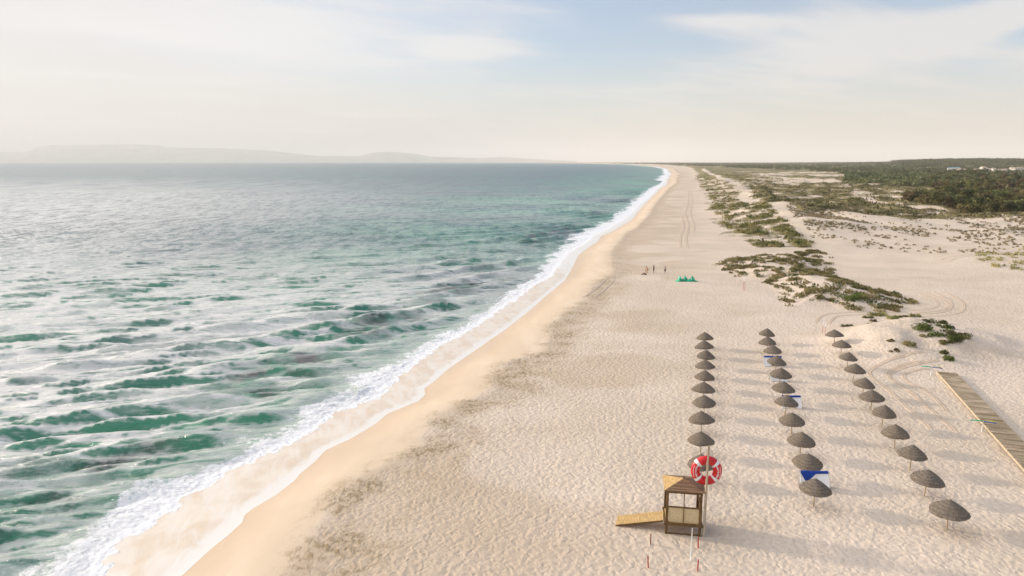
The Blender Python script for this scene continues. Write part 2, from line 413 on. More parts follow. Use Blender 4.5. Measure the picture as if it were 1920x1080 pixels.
sky_sheen = t.math('MULTIPLY', sky_sheen, t.math('SUBTRACT', 1., fab))
sky_sheen = t.math('MULTIPLY', sky_sheen, t.attr('sky_sheen'))
sky_sheen = t.math('MULTIPLY', sky_sheen, t.ramp(weed, 0., 1., 1., .35))
wc = t.mix(sky_sheen, wc, (.86, .835, .79))
# crest shading of distant waves painted in as darker streaks, broader farther out
pf1 = t.ramp(t.noise(t.vmul(P, (.30, .055, 1)), 1., 4, .75), .44, .60)
pf2 = t.ramp(t.noise(t.vmul(P, (.085, .011, 1)), 1., 4, .8), .44, .60)
pf = t.mix(t.attr('farther'), pf1, pf2)
wc = t.mix(t.math('MULTIPLY', pf, t.math('MULTIPLY', t.attr('midfar'), .78)), wc, t.mix(deep, (.03, .15, .14), (.055, .10, .12)))
wc = t.mix(t.math('MULTIPLY', stk, .5), wc, (.68, .69, .65))
# foam: lacy at its margins
fn = t.noise(P, 1.5, 7, .72, .6)
fv = t.n('ShaderNodeTexVoronoi', feature='SMOOTH_F1'); fv.inputs['Scale'].default_value = 2.4; t.L.new(P, fv.inputs['Vector'])
fm = t.ramp(t.math('ADD', foam, t.math('MULTIPLY', t.math('SUBTRACT', fn, .5), 1.5)), .36, .68)
fm = t.math('MULTIPLY', fm, t.ramp(foam, .01, .12))
fcol = t.mix(t.ramp(fn, .35, .6), (.82, .83, .87), (.93, .93, .93))
# swash film: clear water over sand with ribbons of foam
l1 = t.noise(t.vmul(PR, (1., .33, 1)), .75, 6, .66, 1.0)
lace = t.ramp(l1, .36, .66)
edgef = t.attr('swashedge')
lace = t.math('MAXIMUM', t.math('MULTIPLY', lace, .55), t.math('MULTIPLY', t.ramp(t.math('ADD', edgef, t.math('MULTIPLY', t.math('SUBTRACT', l1, .5), 1.3)), .3, .85), .92))
fcw = t.mix(t.ramp(t.noise(PR, .35, 3, .5), .4, .6), (.74, .59, .44), (.81, .69, .55))
fcw = t.mix(lace, fcw, (.88, .84, .78))
wc = t.mix(film, wc, fcw)
wc = t.mix(fm, wc, fcol)
t.L.new(wc, b.inputs['Base Color'])
rr = t.math('MAXIMUM', t.math('MULTIPLY', fm, .75), t.math('MULTIPLY', film, .30))
t.L.new(t.math('MAXIMUM', rr, t.ramp(t.attr('dist'), 0., 1., .17, .30)), b.inputs['Roughness'])
b.inputs['IOR'].default_value = 1.42
calm = t.math('SUBTRACT', 1., film)
rip = t.math('ADD', t.math('MULTIPLY', t.noise(t.vmul(P, (.28, 1.2, 1)), .9, 6, .70, .3), .46), t.math('MULTIPLY', t.noise(t.vmul(P, (.4, 1.2, 1)), 3.2, 3, .6), .07))
rip = t.math('ADD', rip, t.math('MULTIPLY', t.math('MULTIPLY', t.noise(t.vmul(P, (.4, 1.2, 1)), .16, 4, .6), t.attr('dist')), 2.2))
rip = t.math('SUBTRACT', rip, t.math('ADD', .265, t.math('MULTIPLY', t.attr('dist'), 1.1)))
rip = t.math('MULTIPLY', rip, t.math('ADD', t.math('MULTIPLY', calm, .97), .03))
rip = t.math('ADD', rip, t.math('MULTIPLY', t.math('MULTIPLY', t.math('SUBTRACT', t.math('ADD', fn, fv.outputs['Distance']), .85), fm), .12))
t.L.new(bump(t, rip, 1., 1.), b.inputs['Normal'])

def leafmat(name, a, bcol, scale=.6, trans=.0):
    m, t, b = mat(name, .75, .2)
    P = pos(t); oi = t.n('ShaderNodeObjectInfo').outputs['Random']
    n = t.noise(P, scale, 4, .6)
    c = t.mix(t.ramp(n, .35, .65), a, bcol)
    hv = t.n('ShaderNodeHueSaturation'); t.L.new(c, hv.inputs['Color'])
    t.L.new(t.ramp(oi, 0, 1, .65, 1.55, False), hv.inputs['Value']); t.L.new(t.ramp(oi, 0, 1, .485, .515, False), hv.inputs['Hue'])
    t.L.new(hv.outputs[0], b.inputs['Base Color'])
    if trans:
        tr = t.n('ShaderNodeBsdfTranslucent'); t.L.new(hv.outputs[0], tr.inputs[0])
        mx = t.n('ShaderNodeMixShader'); mx.inputs[0].default_value = trans
        t.L.new(b.outputs[0], mx.inputs[1]); t.L.new(tr.outputs[0], mx.inputs[2]); t.L.new(mx.outputs[0], t.N['Material Output'].inputs[0])
    return m
m_grass = leafmat("dune_grass", (.16, .155, .055), (.42, .36, .16), .35, .35)
m_shrub = leafmat("shrub_leaf", (.05, .075, .018), (.14, .15, .042), .9, .2)
m_scrub = leafmat("dry_scrub", (.17, .155, .075), (.40, .34, .19), .12, .35)
m_tuft = leafmat("sand_tuft", (.26, .23, .12), (.50, .42, .25), .12, .4)
m_pine = leafmat("pine_leaf", (.055, .065, .024), (.18, .165, .065), .25, .2)
m_pine_b = leafmat("bronze_leaf", (.085, .07, .032), (.20, .15, .075), .25, .15)
m_wood_far = leafmat("far_leaf", (.05, .062, .026), (.115, .115, .05), .02)
m_bark = simple("bark", (.16, .11, .07), .9, .3, 6, (1, 1, .2), bmp=.03)
m_plank = simple("weathered_plank", (.34, .235, .12), .8, .35, 2.2, (1, 6, 1), bmp=.01)
m_plank_y = simple("pale_pine_plank", (.60, .40, .17), .75, .22, 2.5, (6, 1, 1), bmp=.006)
m_dark = simple("dark_stained_timber", (.155, .09, .035), .7, .3, 3, (1, 1, .3), bmp=.006)
m_roof = simple("brown_roof_board", (.22, .13, .075), .75, .35, 3, (.3, 2, 2), bmp=.008)
m_pole = simple("pale_wood_pole", (.42, .30, .16), .75, .2, 4, (3, 3, .3), bmp=.004)
m_grey = simple("grey_wood_pole", (.46, .38, .28), .75, .2, 4, (3, 3, .3))
m_red = simple("red_plastic", (.62, .012, .018), .35, .15, 2, spec=.5)
m_white = simple("white_paint", (.80, .80, .80), .5, .04, 3)
m_redpost = simple("red_painted_stake", (.50, .035, .02), .6, .25, 5)
m_brownpost = simple("brown_stake", (.26, .10, .05), .7, .25, 5)
m_canvas = simple("white_canvas", (.88, .88, .88), .85, .05, 2.5, bmp=.02)
m_blue = simple("blue_canvas", (.008, .05, .30), .8, .25, 3, bmp=.02)
m_green = simple("kite_green", (.01, .50, .27), .45, .35, 1.2, c2=(.008, .20, .12))
m_kwhite = simple("kite_pale", (.45, .80, .66), .5, .1, 2)
m_skin = simple("skin", (.48, .27, .17), .6, .1, 4)
m_cblack = simple("black_wetsuit", (.02, .017, .018), .6, .2, 4)
m_cblue = simple("grey_blue_shirt", (.42, .42, .50), .8, .1, 4)
m_cred = simple("red_brown_swimwear", (.30, .08, .06), .8, .2, 4)
m_hair = simple("hair", (.05, .03, .02), .7, .2, 10)
m_vgreen = simple("green_vane", (.06, .34, .20), .6, .1, 4)
m_vblue = simple("blue_vane", (.05, .10, .32), .6, .1, 4)
m_vyel = simple("yellow_vane", (.70, .56, .04), .6, .1, 4)
m_wall = simple("white_wall", (.82, .78, .72), .8, .05, .5)
m_tile = simple("terracotta_roof", (.50, .38, .30), .8, .2, .8)
m_tin = simple("blue_tin_roof", (.20, .30, .40), .6, .1, .8)
m_hill = simple("hill_scrub", (.36, .33, .27), .9, .3, .002)
# thatch with rings and radial straw
m_thatch, t, b = mat("thatch", .95, .1)
O = objc(t); sp = t.n('ShaderNodeSeparateXYZ'); t.L.new(O, sp.inputs[0])
rad = t.math('SQRT', t.math('ADD', t.math('POWER', sp.outputs[0], 2.), t.math('POWER', sp.outputs[1], 2.)))
ang = t.math('ARCTAN2', sp.outputs[1], sp.outputs[0])
cm = t.n('ShaderNodeCombineXYZ'); t.L.new(t.math('MULTIPLY', ang, 6.), cm.inputs[0]); t.L.new(t.math('MULTIPLY', rad, 1.1), cm.inputs[1])
st = t.noise(cm.outputs[0], 3.2, 5, .7); st2 = t.noise(O, 2.2, 4, .6)
ring = t.math('SINE', t.math('ADD', t.math('MULTIPLY', rad, 27.), t.math('MULTIPLY', st2, 5.)))
oi = t.n('ShaderNodeObjectInfo').outputs['Random']
c = t.mix(t.ramp(st, .3, .7), (.066, .055, .047), (.31, .25, .19))
c = t.mix(t.ramp(st2, .35, .7), c, (.165, .14, .12))
c = t.mix(t.math('MULTIPLY', t.ramp(ring, .3, 1.), .35), c, (.05, .037, .028))
c = t.mix(t.ramp(oi, 0, 1, 0., .3, False), c, (.20, .155, .11))
t.L.new(c, b.inputs['Base Color'])
t.L.new(bump(t, t.math('ADD', t.math('MULTIPLY', st, .014), t.math('MULTIPLY', ring, .006)), 1., 1.), b.inputs['Normal'])

# ------------------------------------------------------------------ terrain
def grid_faces(nr, nc):
    i = np.arange(nr-1)[:, None]*nc+np.arange(nc-1)[None, :]
    return np.stack([i, i+1, i+nc+1, i+nc], -1).reshape(-1, 4)
ROWS = np.concatenate([np.linspace(-120, 20, 24), 20*np.exp(np.arange(1, 1010)*.0052), ])
ROWS = np.concatenate([ROWS, ROWS[-1]*np.exp(np.arange(1, 70)*.025)])
ROWS = np.concatenate([ROWS, [45000, 70000]])
def build_ground():
    y = ROWS[ROWS < 26000]
    nc = 760
    u = np.linspace(0, 1, nc)
    sx = SX(y)
    right = np.maximum(1.02*np.abs(y)+70, sx+120)             # right edge of the sheet
    X = np.empty((len(y), nc+7)); 
    X[:, 7:] = (sx-3)[:, None]+(right-sx+3)[:, None]*u[None, :]
    for k, f in enumerate((1.0, .6, .3, .12, .05, .02, .006)):
        X[:, k] = sx-3-f*(np.maximum(1.0*np.abs(y)+90, 100)+np.maximum(sx, 0))-(6-k)*1.2
    Y = np.repeat(y[:, None], nc+7, 1)
    z, s, b, dd, north = height(X, Y, True)
    rough = sstep(s-b+(fbm(X/3.5, Y/6, 41, 3)-.5)*3, -1.5, 1.5)
    wet = 1-sstep(s/np.maximum(b, 1), .0, .55); wet = np.where(s < 0, 1, wet)
    deb = np.exp(-((s-b-1.5)/4.)**2)*(1-.6*sstep(Y, 70, 200))*sstep(s, b-3, b)
    nn_ = sstep(fbm(X/16, Y/13, 43, 2), .38, .66)
    brown = sstep(s-b, -.6, .8)*(1-sstep(s-b, 1.5+9*nn_, 6+22*nn_))*(.55+.6*fbm(X/5, Y/3.5, 44, 2))
    veg = np.zeros(X.shape); X0, Y0 = X, Y
    X = X0+(fbm(X0/14, Y0/18, 171, 3)-.5)*18; Y = Y0+(fbm(X0/14, Y0/18, 181, 3)-.5)*26
    fore = inpoly(X, Y, P_FORE); inner = inpoly(X, Y, P_INNER); sp_ = inpoly(X, Y, P_SPARSE)
    veg = np.where(inner, .56, veg); veg = np.where(fore, .54, veg); veg = np.where(sp_ & ~inner & ~fore, .16, veg); X, Y = X0, Y0
    veg = np.where((Y > 900) & (dd > 8), .9, veg)
    # patches of open sand inside the scrub
    open_ = sstep(fbm(X/70, Y/95, 51, 3), .46, .56)*sstep(Y, 240, 330)*(1-sstep(Y, 1300, 1700))*sstep(dd, 60, 110)
    veg = veg*(1-.72*open_)
    veg = np.where(inpoly(X, Y, P_FOREST), 1.0, veg)
    pm = P_MOUND_D(X, Y); veg = np.maximum(veg, .42*sstep(pm, .3, 3.))
    tr = 1-sstep(segdist(X, Y, TRAIL)/(1.2+Y*.0018), .7, 1.5)
    tr = np.where((Y > 180) & (Y < 2600), tr, 0)
    z = z-.16*sstep(-s, .05, 1.0)
    V = np.stack([X, Y, z], -1).reshape(-1, 3)
    o = np_mesh('ground', V, grid_faces(len(y), nc+7), m_sand, smooth=True,
                attrs={'rough': rough, 'smooth': wet, 'veg': veg, 'debris': deb, 'brown': brown, 'trail': tr})
    o.name = 'beach_sand'
    return tag(o, kind='structure')
build_ground()

# ------------------------------------------------------------------ sea
def build_sea():
    y = ROWS[ROWS > -60]
    nc = 900
    u = np.linspace(0, 1, nc)
    sx = SX(y); w_ = np.maximum(np.abs(y)*.98+50, 60)+np.maximum(sx, 0)
    X = sx[:, None]-w_[:, None]*(u[None, :]**1.25)
    Y = np.repeat(y[:, None], nc, 1)
    D = (sx[:, None]-X)*.97                                    # distance out to sea
    ca, sa = math.cos(R(14)), math.sin(R(14))
    T = X*sa+Y*ca                                             # along the shore
    fr = -FRONT(Y)*.97; bk = -BACK(Y)*.97
    gs = np.maximum(Y*.0053, .1)                               # grid spacing
    def keep(lam): return sstep(lam/gs, 2.2, 4.5)
    # refracting swell
    ds = np.linspace(0, 400, 4001)
    lam = np.interp(ds, [0, 15, 40, 90, 400], [7.5, 9.5, 12.5, 16, 20])
    kk = 2*np.pi/lam; kt = .325
    kd = np.sqrt(np.maximum(kk**2-kt**2, .02)); ph = np.concatenate([[0], np.cumsum((kd[1:]+kd[:-1])/2*(ds[1]-ds[0]))])
    phi = np.interp(D, ds, ph)+np.maximum(D-400, 0)*kd[-1]+kt*T
    phi = phi+3.8*(fbm(X/38, Y/38, 61, 2)-.5)+1.5*(fbm(X/11, Y/14, 62, 2)-.5)
    grp = sstep(fbm(X/30, Y/20, 63, 2), .33, .66)
    wa = G(150, 792, SEA); wb = G(560, 768, SEA); wd = G(420, 868, SEA)
    i_ = np.unravel_index(np.argmin((X-wa.x)**2+(Y-wa.y)**2), X.shape); phi = phi-phi[i_]
    lift = 0*X
    for w_, ex, nar in ((wa, 9., 3.), (wb, 7., 3.), (wd, 7., 3.)):
        du = (X-w_.x)*.80+(Y-w_.y)*.60; dv = -(X-w_.x)*.60+(Y-w_.y)*.80
        lift = np.maximum(lift, np.exp(-(du/ex)**2-(dv/nar)**2))
    amp = np.interp(D, [0, 8, 16, 30, 60, 400], [.0, .35, .95, .70, .30, .20])
    crest = (0.5+0.5*np.cos(phi+.35*np.cos(phi)))**2.6
    z = amp*(.25+.95*grp)*(crest-.3)*keep(12.)
    for w_, ex, th_ in ((wa, 9., 37), (wb, 7., 45), (wd, 7., 45)):
        cu, su = math.cos(R(th_)), math.sin(R(th_)); du = (X-w_.x)*cu+(Y-w_.y)*su; dv = -(X-w_.x)*su+(Y-w_.y)*cu+du*du*.012
        z = z+.75*np.exp(-(du/ex)**2)*np.where(dv < 0, np.exp(-(dv/.95)**2), np.exp(-(dv/2.6)**2))
    # wind chop
    rng = np.random.RandomState(4)
    for i in range(60):
        lam = .9*(5.5/.9)**(rng.rand()); th = R(-74+rng.randn()*9)       # travel direction
        k = 2*np.pi/lam; kx, ky = k*math.cos(th), k*math.sin(th)
        a = .0185*lam**.9
        arg = kx*X+ky*Y+rng.rand()*7+2.5*(fbm(X/(lam*4), Y/(lam*4), 70+i, 1)-.5)
        z = z+a*(np.sin(arg)+.32*np.cos(2*arg))*keep(lam)*sstep(D, 3, 14)*1.0
    z = z*sstep(D-fr, -.3, 9.)
    # the broken wave running up the beach
    lump = fbm(X/.9, Y/.9, 91, 4)
    inb = sstep(D-fr, -.15, .5)*(1-sstep((D-fr)/np.maximum(bk-fr, 2.), .5, 1.35))
    size = .25+1.1*sstep(fbm(X/7, Y/9, 93, 2), .35, .7)
    z = z+inb*size*(.01+.36*lump)*sstep(D-fr+(lump-.5)*3, -.1, 4.5)*(1-.8*sstep(Y, 80, 190))*np.clip(1.4-(D-fr)/np.maximum(bk-fr, 2.), .2, 1)
    fq = (D-fr)/np.maximum(bk-fr, 1.5)+(fbm(X/3, Y/4, 191, 3)-.5)*1.3*sstep(D-fr, .5, 3)
    foam = sstep(D-fr+(fbm(X/.8, Y/.8, 401, 3)-.5)*1.6, -.4, .55)*(1-.30*sstep(fq, .25, .8))*(1-sstep(fq, .8, 1.7))
    foam = np.maximum(foam*(.75+.35*lump), 0)
    # torn foam trailing seaward and on a few crests
    foam = np.maximum(foam, .42*sstep(fbm(X/5, Y/4, 95, 3), .50, .64)*(1-sstep((D-bk), 0, 12))*sstep(D-fr, 0, 1))
    film = 1-sstep(D-fr, .45, 1.3)
    sky_sheen = (1.+(.20+.72*sstep(D/(np.abs(Y)+60), .18, .75)-1.)*sstep(Y, 90, 260))*(.60+.40*sstep(D-bk, 1, 10))*(1-.80*sstep(Y, 260, 1300))  # amount of painted sky reflection
    deep = sstep(D+(fbm(X/60, Y/60, 96, 2)-.5)*40, 20, 220)
    weed = np.exp(-((D-20-6*(fbm(X/40, T/60, 97, 2)-.5))/5.5)**2)*sstep(fbm(X/9, Y/6, 98, 3), .36, .58)*(1-sstep(Y, 350, 600))
    lace = (1-sstep(D, 25, 130))*.9+.12
    edge = np.maximum(np.exp(-(D/np.maximum(fr*.33, 1.))**2), sstep(Y, 120, 190))
    z = z+SEA+.03
    bot = height(X, Y)+.007+.035*sstep(D, .2, 2.)
    z = np.where(D < 30, np.maximum(z, bot), z)
    k_ = sstep(D-fr, -.3, 2.6)
    z = bot*(1-k_)+np.maximum(z, bot)*k_
    V = np.stack([X, Y, z], -1).reshape(-1, 3)
    gz = np.gradient(z, axis=0)/np.gradient(Y, axis=0)
    face = 1.0*sstep(gz+(fbm((X*.956+Y*.292)/2.2, (Y*.956-X*.292)/.55, 99, 3)-.5)*.46, .38, .56)*(.25+.75*np.maximum(sstep(fbm(X/9, Y/6, 301, 2), .40, .58), lift))*sstep(D, 4, 10)
    dist = sstep(Y, 60, 900)
    f = grid_faces(len(y), nc)[:, ::-1]
    o = np_mesh('sea', V, f, m_sea, smooth=True, attrs={'deep': deep, 'foam': foam, 'film': film, 'weed': weed, 'lace': lace, 'swashedge': edge, 'dist': dist, 'face': face, 'sky_sheen': sky_sheen, 'midfar': sstep(Y, 110, 260), 'farther': sstep(Y, 330, 900)})
    return tag(o, kind='structure')
build_sea()

# ------------------------------------------------------------------ far hills across the bay
def build_hills():
    for name, dist, pts in (('hills', 30000, [(-260, 297), (-120, 291), (0, 285), (50, 285), (75, 279), (110, 273), (180, 271.5), (250, 270.5), (310, 273), (330, 277), (430, 278.5), (520, 283), (560, 288), (600, 292.5), (680, 293), (702, 286.5), (735, 284.5), (780, 288), (810, 293.5), (900, 296), (945, 294.5), (1000, 298), (1080, 302)]),):
        xs = np.linspace(-260, 1080, 400); hs = np.interp(xs, [p[0] for p in pts], [p[1] for p in pts])
        hgt = (303-hs)/1300*dist+24
        hgt = hgt+(fbm(xs/14, xs*0, 3, 4)-.5)*14*np.clip(hgt/150, 0, 1)
        wx = (xs-960)/1300*dist
        nr = 14; V = []
        for r in range(nr):
            q = r/(nr-1); yy = dist-2600+q*5200
            prof = math.sin(math.pi*q)**.8
            V.append(np.stack([wx*(yy/dist), np.full_like(wx, yy)+(fbm(xs/30, xs*0+q*5, 9, 2)-.5)*900*prof, np.maximum(hgt*prof*(.7+.25*fbm(xs/20, xs*0+q*6, 6, 3)) if 0 < r < nr-1 and r != nr//2 else hgt*prof, 0)-6], -1))
        V = np.concatenate(V)
        o = np_mesh(name, V, grid_faces(nr, 400), m_hill, smooth=True); tag(o, kind='structure')
build_hills()

# ------------------------------------------------------------------ leaf clumps
def clumps(cx, cy, cz, r, h, n, sz, seed=0, upright=.5, flat=False):
    """n small leaf faces in a dome of radius r, height h, for every centre (arrays)"""
    rng = np.random.RandomState(seed); m = len(cx)
    a = rng.rand(m, n)*2*np.pi; q = np.sqrt(rng.rand(m, n)); zz = rng.rand(m, n)
    top = np.sqrt(np.maximum(1-q*q, .03))
    px = cx[:, None]+q*np.cos(a)*r[:, None]; py = cy[:, None]+q*np.sin(a)*r[:, None]
    pz = cz[:, None]+zz**.6*top*h[:, None]
    C = np.stack([px, py, pz], -1).reshape(-1, 3)
    s = np.repeat((sz if np.ndim(sz) else np.full(m, sz))[:, None], n, 1).reshape(-1, 1)*(.6+.8*rng.rand(m*n, 1))
    d1 = rng.randn(m*n, 3); d1[:, 2] *= .6; d1 /= np.linalg.norm(d1, axis=1, keepdims=True)
    d2 = rng.randn(m*n, 3); d2[:, 2] = np.abs(d2[:, 2])*(1+upright*2); d2 /= np.linalg.norm(d2, axis=1, keepdims=True)
    A = C-d1*s*.5; B = C+d1*s*.5; D = C+d2*s
    V = np.stack([A, B, D], 1).reshape(-1, 3)
    T = np.arange(len(V)).reshape(-1, 3)
    return V, T

def scatter(poly, n, seed, wob=7., log=False):
    rng = np.random.RandomState(seed)
    P_ = np.array(poly); lo = P_.min(0); hi = P_.max(0)
    X = lo[0]+(hi[0]-lo[0])*rng.rand(n); Y = lo[1]+(hi[1]-lo[1])*rng.rand(n)
    if log: Y = lo[1]*(min(hi[1], 1200.)/lo[1])**rng.rand(n); hx_ = np.minimum(hi[0], Y*.80+20); X = lo[0]+(hx_-lo[0])*rng.rand(n)
    k = inpoly(X+(fbm(X/9, Y/9, seed+40, 3)-.5)*wob, Y+(fbm(X/9, Y/9, seed+60, 3)-.5)*wob*1.4, poly)
    X, Y = X[k], Y[k]
    return X, Y, rng.rand(len(X))

# tufts on the big hummock
def veg_patch(name, label, X, Y, r, h, n, sz, m, seed, cat='ground cover'):
    Z = height(X, Y)-.05
    V, T = clumps(X, Y, Z, r, h, n, sz, seed)
    o = np_mesh(name, V, T, m)
    return tag(o, label, cat, kind='stuff')
def thin(X, Y, p, q, scale, lo, hi, seed):
    k = sstep(fbm(X/scale[0], Y/scale[1], seed, 3), lo, hi) > q
    return X[k], Y[k]
X, Y, q = scatter(P_MOUND, 5200, 1); X, Y = thin(X, Y, 0, q, (1.7, 1.5), .46, .70, 101)
r = .35+.55*np.random.rand(len(X))
veg_patch('dune_grass', 'green and yellowish grass tufts over the sandy hummock in mid beach', X, Y, r, r*.75, 22, .30, m_grass, 1, 'grass')
X, Y, q = scatter(P_MOUND, 900, 2); pmd = P_MOUND_D(X, Y); k = (pmd > 1.5) & (q < .13); X, Y = X[k], Y[k]
r = .5+.6*np.random.rand(len(X)); veg_patch('creeping_shrubs', 'dark green creeping plants among the grass of the mid beach hummock', X, Y, r, r*.6, 30, .30, m_shrub, 2)
for nm, pl, n, sd, lab in (('dune_grass', P_SMALL, 900, 3, 'thin grass patch just behind the grassy mid beach hummock'), ('dune_grass', P_RIGHT, 1100, 4, 'grass and low plants on the small rise at the right edge')):
    X, Y, q = scatter(pl, n, sd); X, Y = thin(X, Y, 0, q, (3, 2.4), .42, .66, 110+sd)
    r = .35+.6*np.random.rand(len(X)); veg_patch(nm, lab, X, Y, r, r*.7, 20, .32, m_grass, sd, 'grass')
# foredune, sparse slope and inner scrub
X, Y, q = scatter(P_FORE, 80000, 5, log=True)
k = (Y < 1200) & (q < 1.1) & (segdist(X, Y, TRAIL) > 2.0+Y*.004); X, Y, q = X[k], Y[k], q[k]
k = (sstep(fbm(X/4.5, Y/6, 121, 3), .44, .66)*.75 > np.random.rand(len(X))); X, Y = X[k][:11000], Y[k][:11000]
r = (.5+.8*np.random.rand(len(X)))*(1+Y/900); veg_patch('foredune_grass', 'olive marram grass covering the foredune beside the sandy trail', X, Y, r, r*.6, 15, .42, m_grass, 5, 'grass')
k = np.random.rand(len(X)) < .22; X2, Y2 = X[k], Y[k]
r = (.6+.8*np.random.rand(len(X2)))*(1+Y2/900); veg_patch('foredune_scrub', 'dark scrub bushes mixed into the foredune grass', X2, Y2, r, r*.7, 20, .5, m_shrub, 6)
X, Y, q = scatter(P_SPARSE, 30000, 7)
pden = sstep(Y, 195, 300)*.95+.12
k = (sstep(fbm(X/10, Y/12, 131, 3), .44, .66)*pden+.035*pden > np.random.rand(len(X))); X, Y = X[k], Y[k]
r = .22+.65*np.random.rand(len(X))**2.5; veg_patch('sparse_tufts', 'scattered olive tufts on the pale sand slope in front of the scrub', X, Y, r, r*.85, 20, .34, m_tuft, 7)
X, Y, q = scatter(P_INNER, 90000, 8, log=True); 
k = (Y < 1200) & (segdist(X, Y, TRAIL) > 2.0+Y*.006) & ~inpoly(X, Y, P_FOREST)
X, Y = X[k], Y[k]
op = sstep(fbm(X/70, Y/95, 51, 3), .46, .56)*sstep(Y, 240, 330)*sstep(X-SX(Y)-DUNE(Y), 60, 110)
k = (sstep(fbm(X/11, Y/15, 141, 4), .40, .62)*(1-.9*op) > np.random.rand(len(X))); X, Y = X[k][:16000], Y[k][:16000]
r = (.5+1.1*np.random.rand(len(X))**1.5)*(1+Y/800); veg_patch('dune_scrub', 'low olive and brown scrub spread over the back dunes', X, Y, r, r*.55, 13, .55, m_scrub, 8)
k = np.random.rand(len(X)) < .10; X2, Y2 = X[k], Y[k]
r = (.8+1.6*np.random.rand(len(X2)))*(1+Y2/1200); veg_patch('dark_bushes', 'dark green juniper bushes dotted through the back dune scrub', X2, Y2, r, r*.7, 26, .7, m_pine, 9)

# single shrubs on the bare hummock and the big one under the grassy hummock: (px, py, radius along, across, height, colour, label)
S2 = [(1645, 590, 1.5, .8, .6, 'g', 'olive bush with yellow grass crowning the bare hummock, left of its top'),
      (1628, 594, .9, .5, .35, 'g', 'flat yellowish tuft at the left end of the hummock crest'),
      (1672, 596, .9, .5, .5, 'g', 'round olive tuft right of the crest bush on the bare hummock'),
      (1683, 593, .7, .35, .25, 's', 'thin dark creeping strip beside the round tuft on the crest'),
      (1635, 601, .55, .4, .35, 'g', 'small olive tuft just below the crest bush'),
      (1629, 607, .5, .35, .35, 'g', 'lower of two small tufts below the crest bush'),
      (1588, 610, .9, .4, .35, 'd', 'dry brown tuft near the far end of the right parasol row'),
      (1698, 592, 1.2, .3, .2, 'g', 'long flat olive streak of plants on the hummock back'),
      (1715, 592, .8, .5, .5, 'g', 'yellow green tuft behind the middle of the bare hummock'),
      (1723, 605, 1.0, .5, .45, 'g', 'brown green tuft in the middle of the bare hummock'),
      (1751, 604, 2.2, .7, .7, 's', 'long dark green bush at the top right of the bare hummock'),
      (1768, 613, 1.2, .6, .6, 's', 'dark green bush at the right shoulder of the hummock'),
      (1748, 617, 2.3, .9, .9, 's', 'largest dark green bush on the bare hummock'),
      (1752, 627, 1.0, .5, .6, 's', 'dark bush below the largest bush of the hummock'),
      (1735, 629, .7, .35, .3, 'd', 'dry brown tuft left below the largest hummock bush'),
      (1798, 627, 1.5, .7, .7, 'd', 'greyish bush at the far right foot of the hummock'),
      (1806, 632, .8, .5, .5, 'd', 'grey leafed bush rightmost on the hummock'),
      (1791, 632, 1.4, .6, .6, 's', 'dark green bush between the grey bush and the round one'),
      (1789, 638, 1.1, .65, .8, 's', 'round dark green bush nearest the camera at the hummock foot'),
      (1776, 641, .8, .35, .4, 's', 'narrow dark bush left of the round dark one'),
      (1769, 643, .45, .4, .45, 'g', 'small upright tuft on a knob of sand'),
      (1705, 646, .65, .45, .7, 'g', 'lone upright olive bush on the near face of the hummock'),
      (1670, 637, .4, .3, .25, 'g', 'tiny olive tuft on the left face of the hummock'),
      (1677, 656, .6, .3, .25, 'd', 'low brown tuft at the near foot of the hummock'),
      (1771, 660, .45, .4, .5, 'g', 'small bright green tuft above the boardwalk end'),
      (1779, 672, .7, .5, .5, 's', 'green bush just behind the boardwalk end'),
      (1597, 560, 2.2, 1.3, 1.3, 's', 'large dark green bush at the near foot of the grassy hummock'),
      (1676, 552, 1.2, .9, .8, 's', 'dark green bush at the right tip of the grassy hummock')]
for i, (px, py, ra, rb, hh, kd_, lab) in enumerate(S2):
    zg = .9
    for it in range(14):
        p = G(px, py, zg+.15); zg = .55*zg+.45*hz(p.x, p.y)
    zg = hz(p.x, p.y)
    n = int(180+500*ra*rb); rng = np.random.RandomState(200+i)
    nb = 4+int(ra*4); bx = (rng.rand(nb)*2-1)*ra*.8; by = (rng.rand(nb)*2-1)*rb*.6-bx*.12
    gx = p.x+bx; gy = p.y+by
    V, T = clumps(bx, by, height(gx, gy)-zg-.05, np.full(nb, rb*.75), hh*(.6+.5*rng.rand(nb)), n//nb, .16, 300+i, .8)
    o = np_mesh('beach_shrub', V, T, {'g': m_grass, 's': m_shrub, 'd': m_scrub}[kd_])
    o.location = (p.x, p.y, zg)
    tag(o, lab, 'shrub', 'shrubs growing on the beach hummocks')

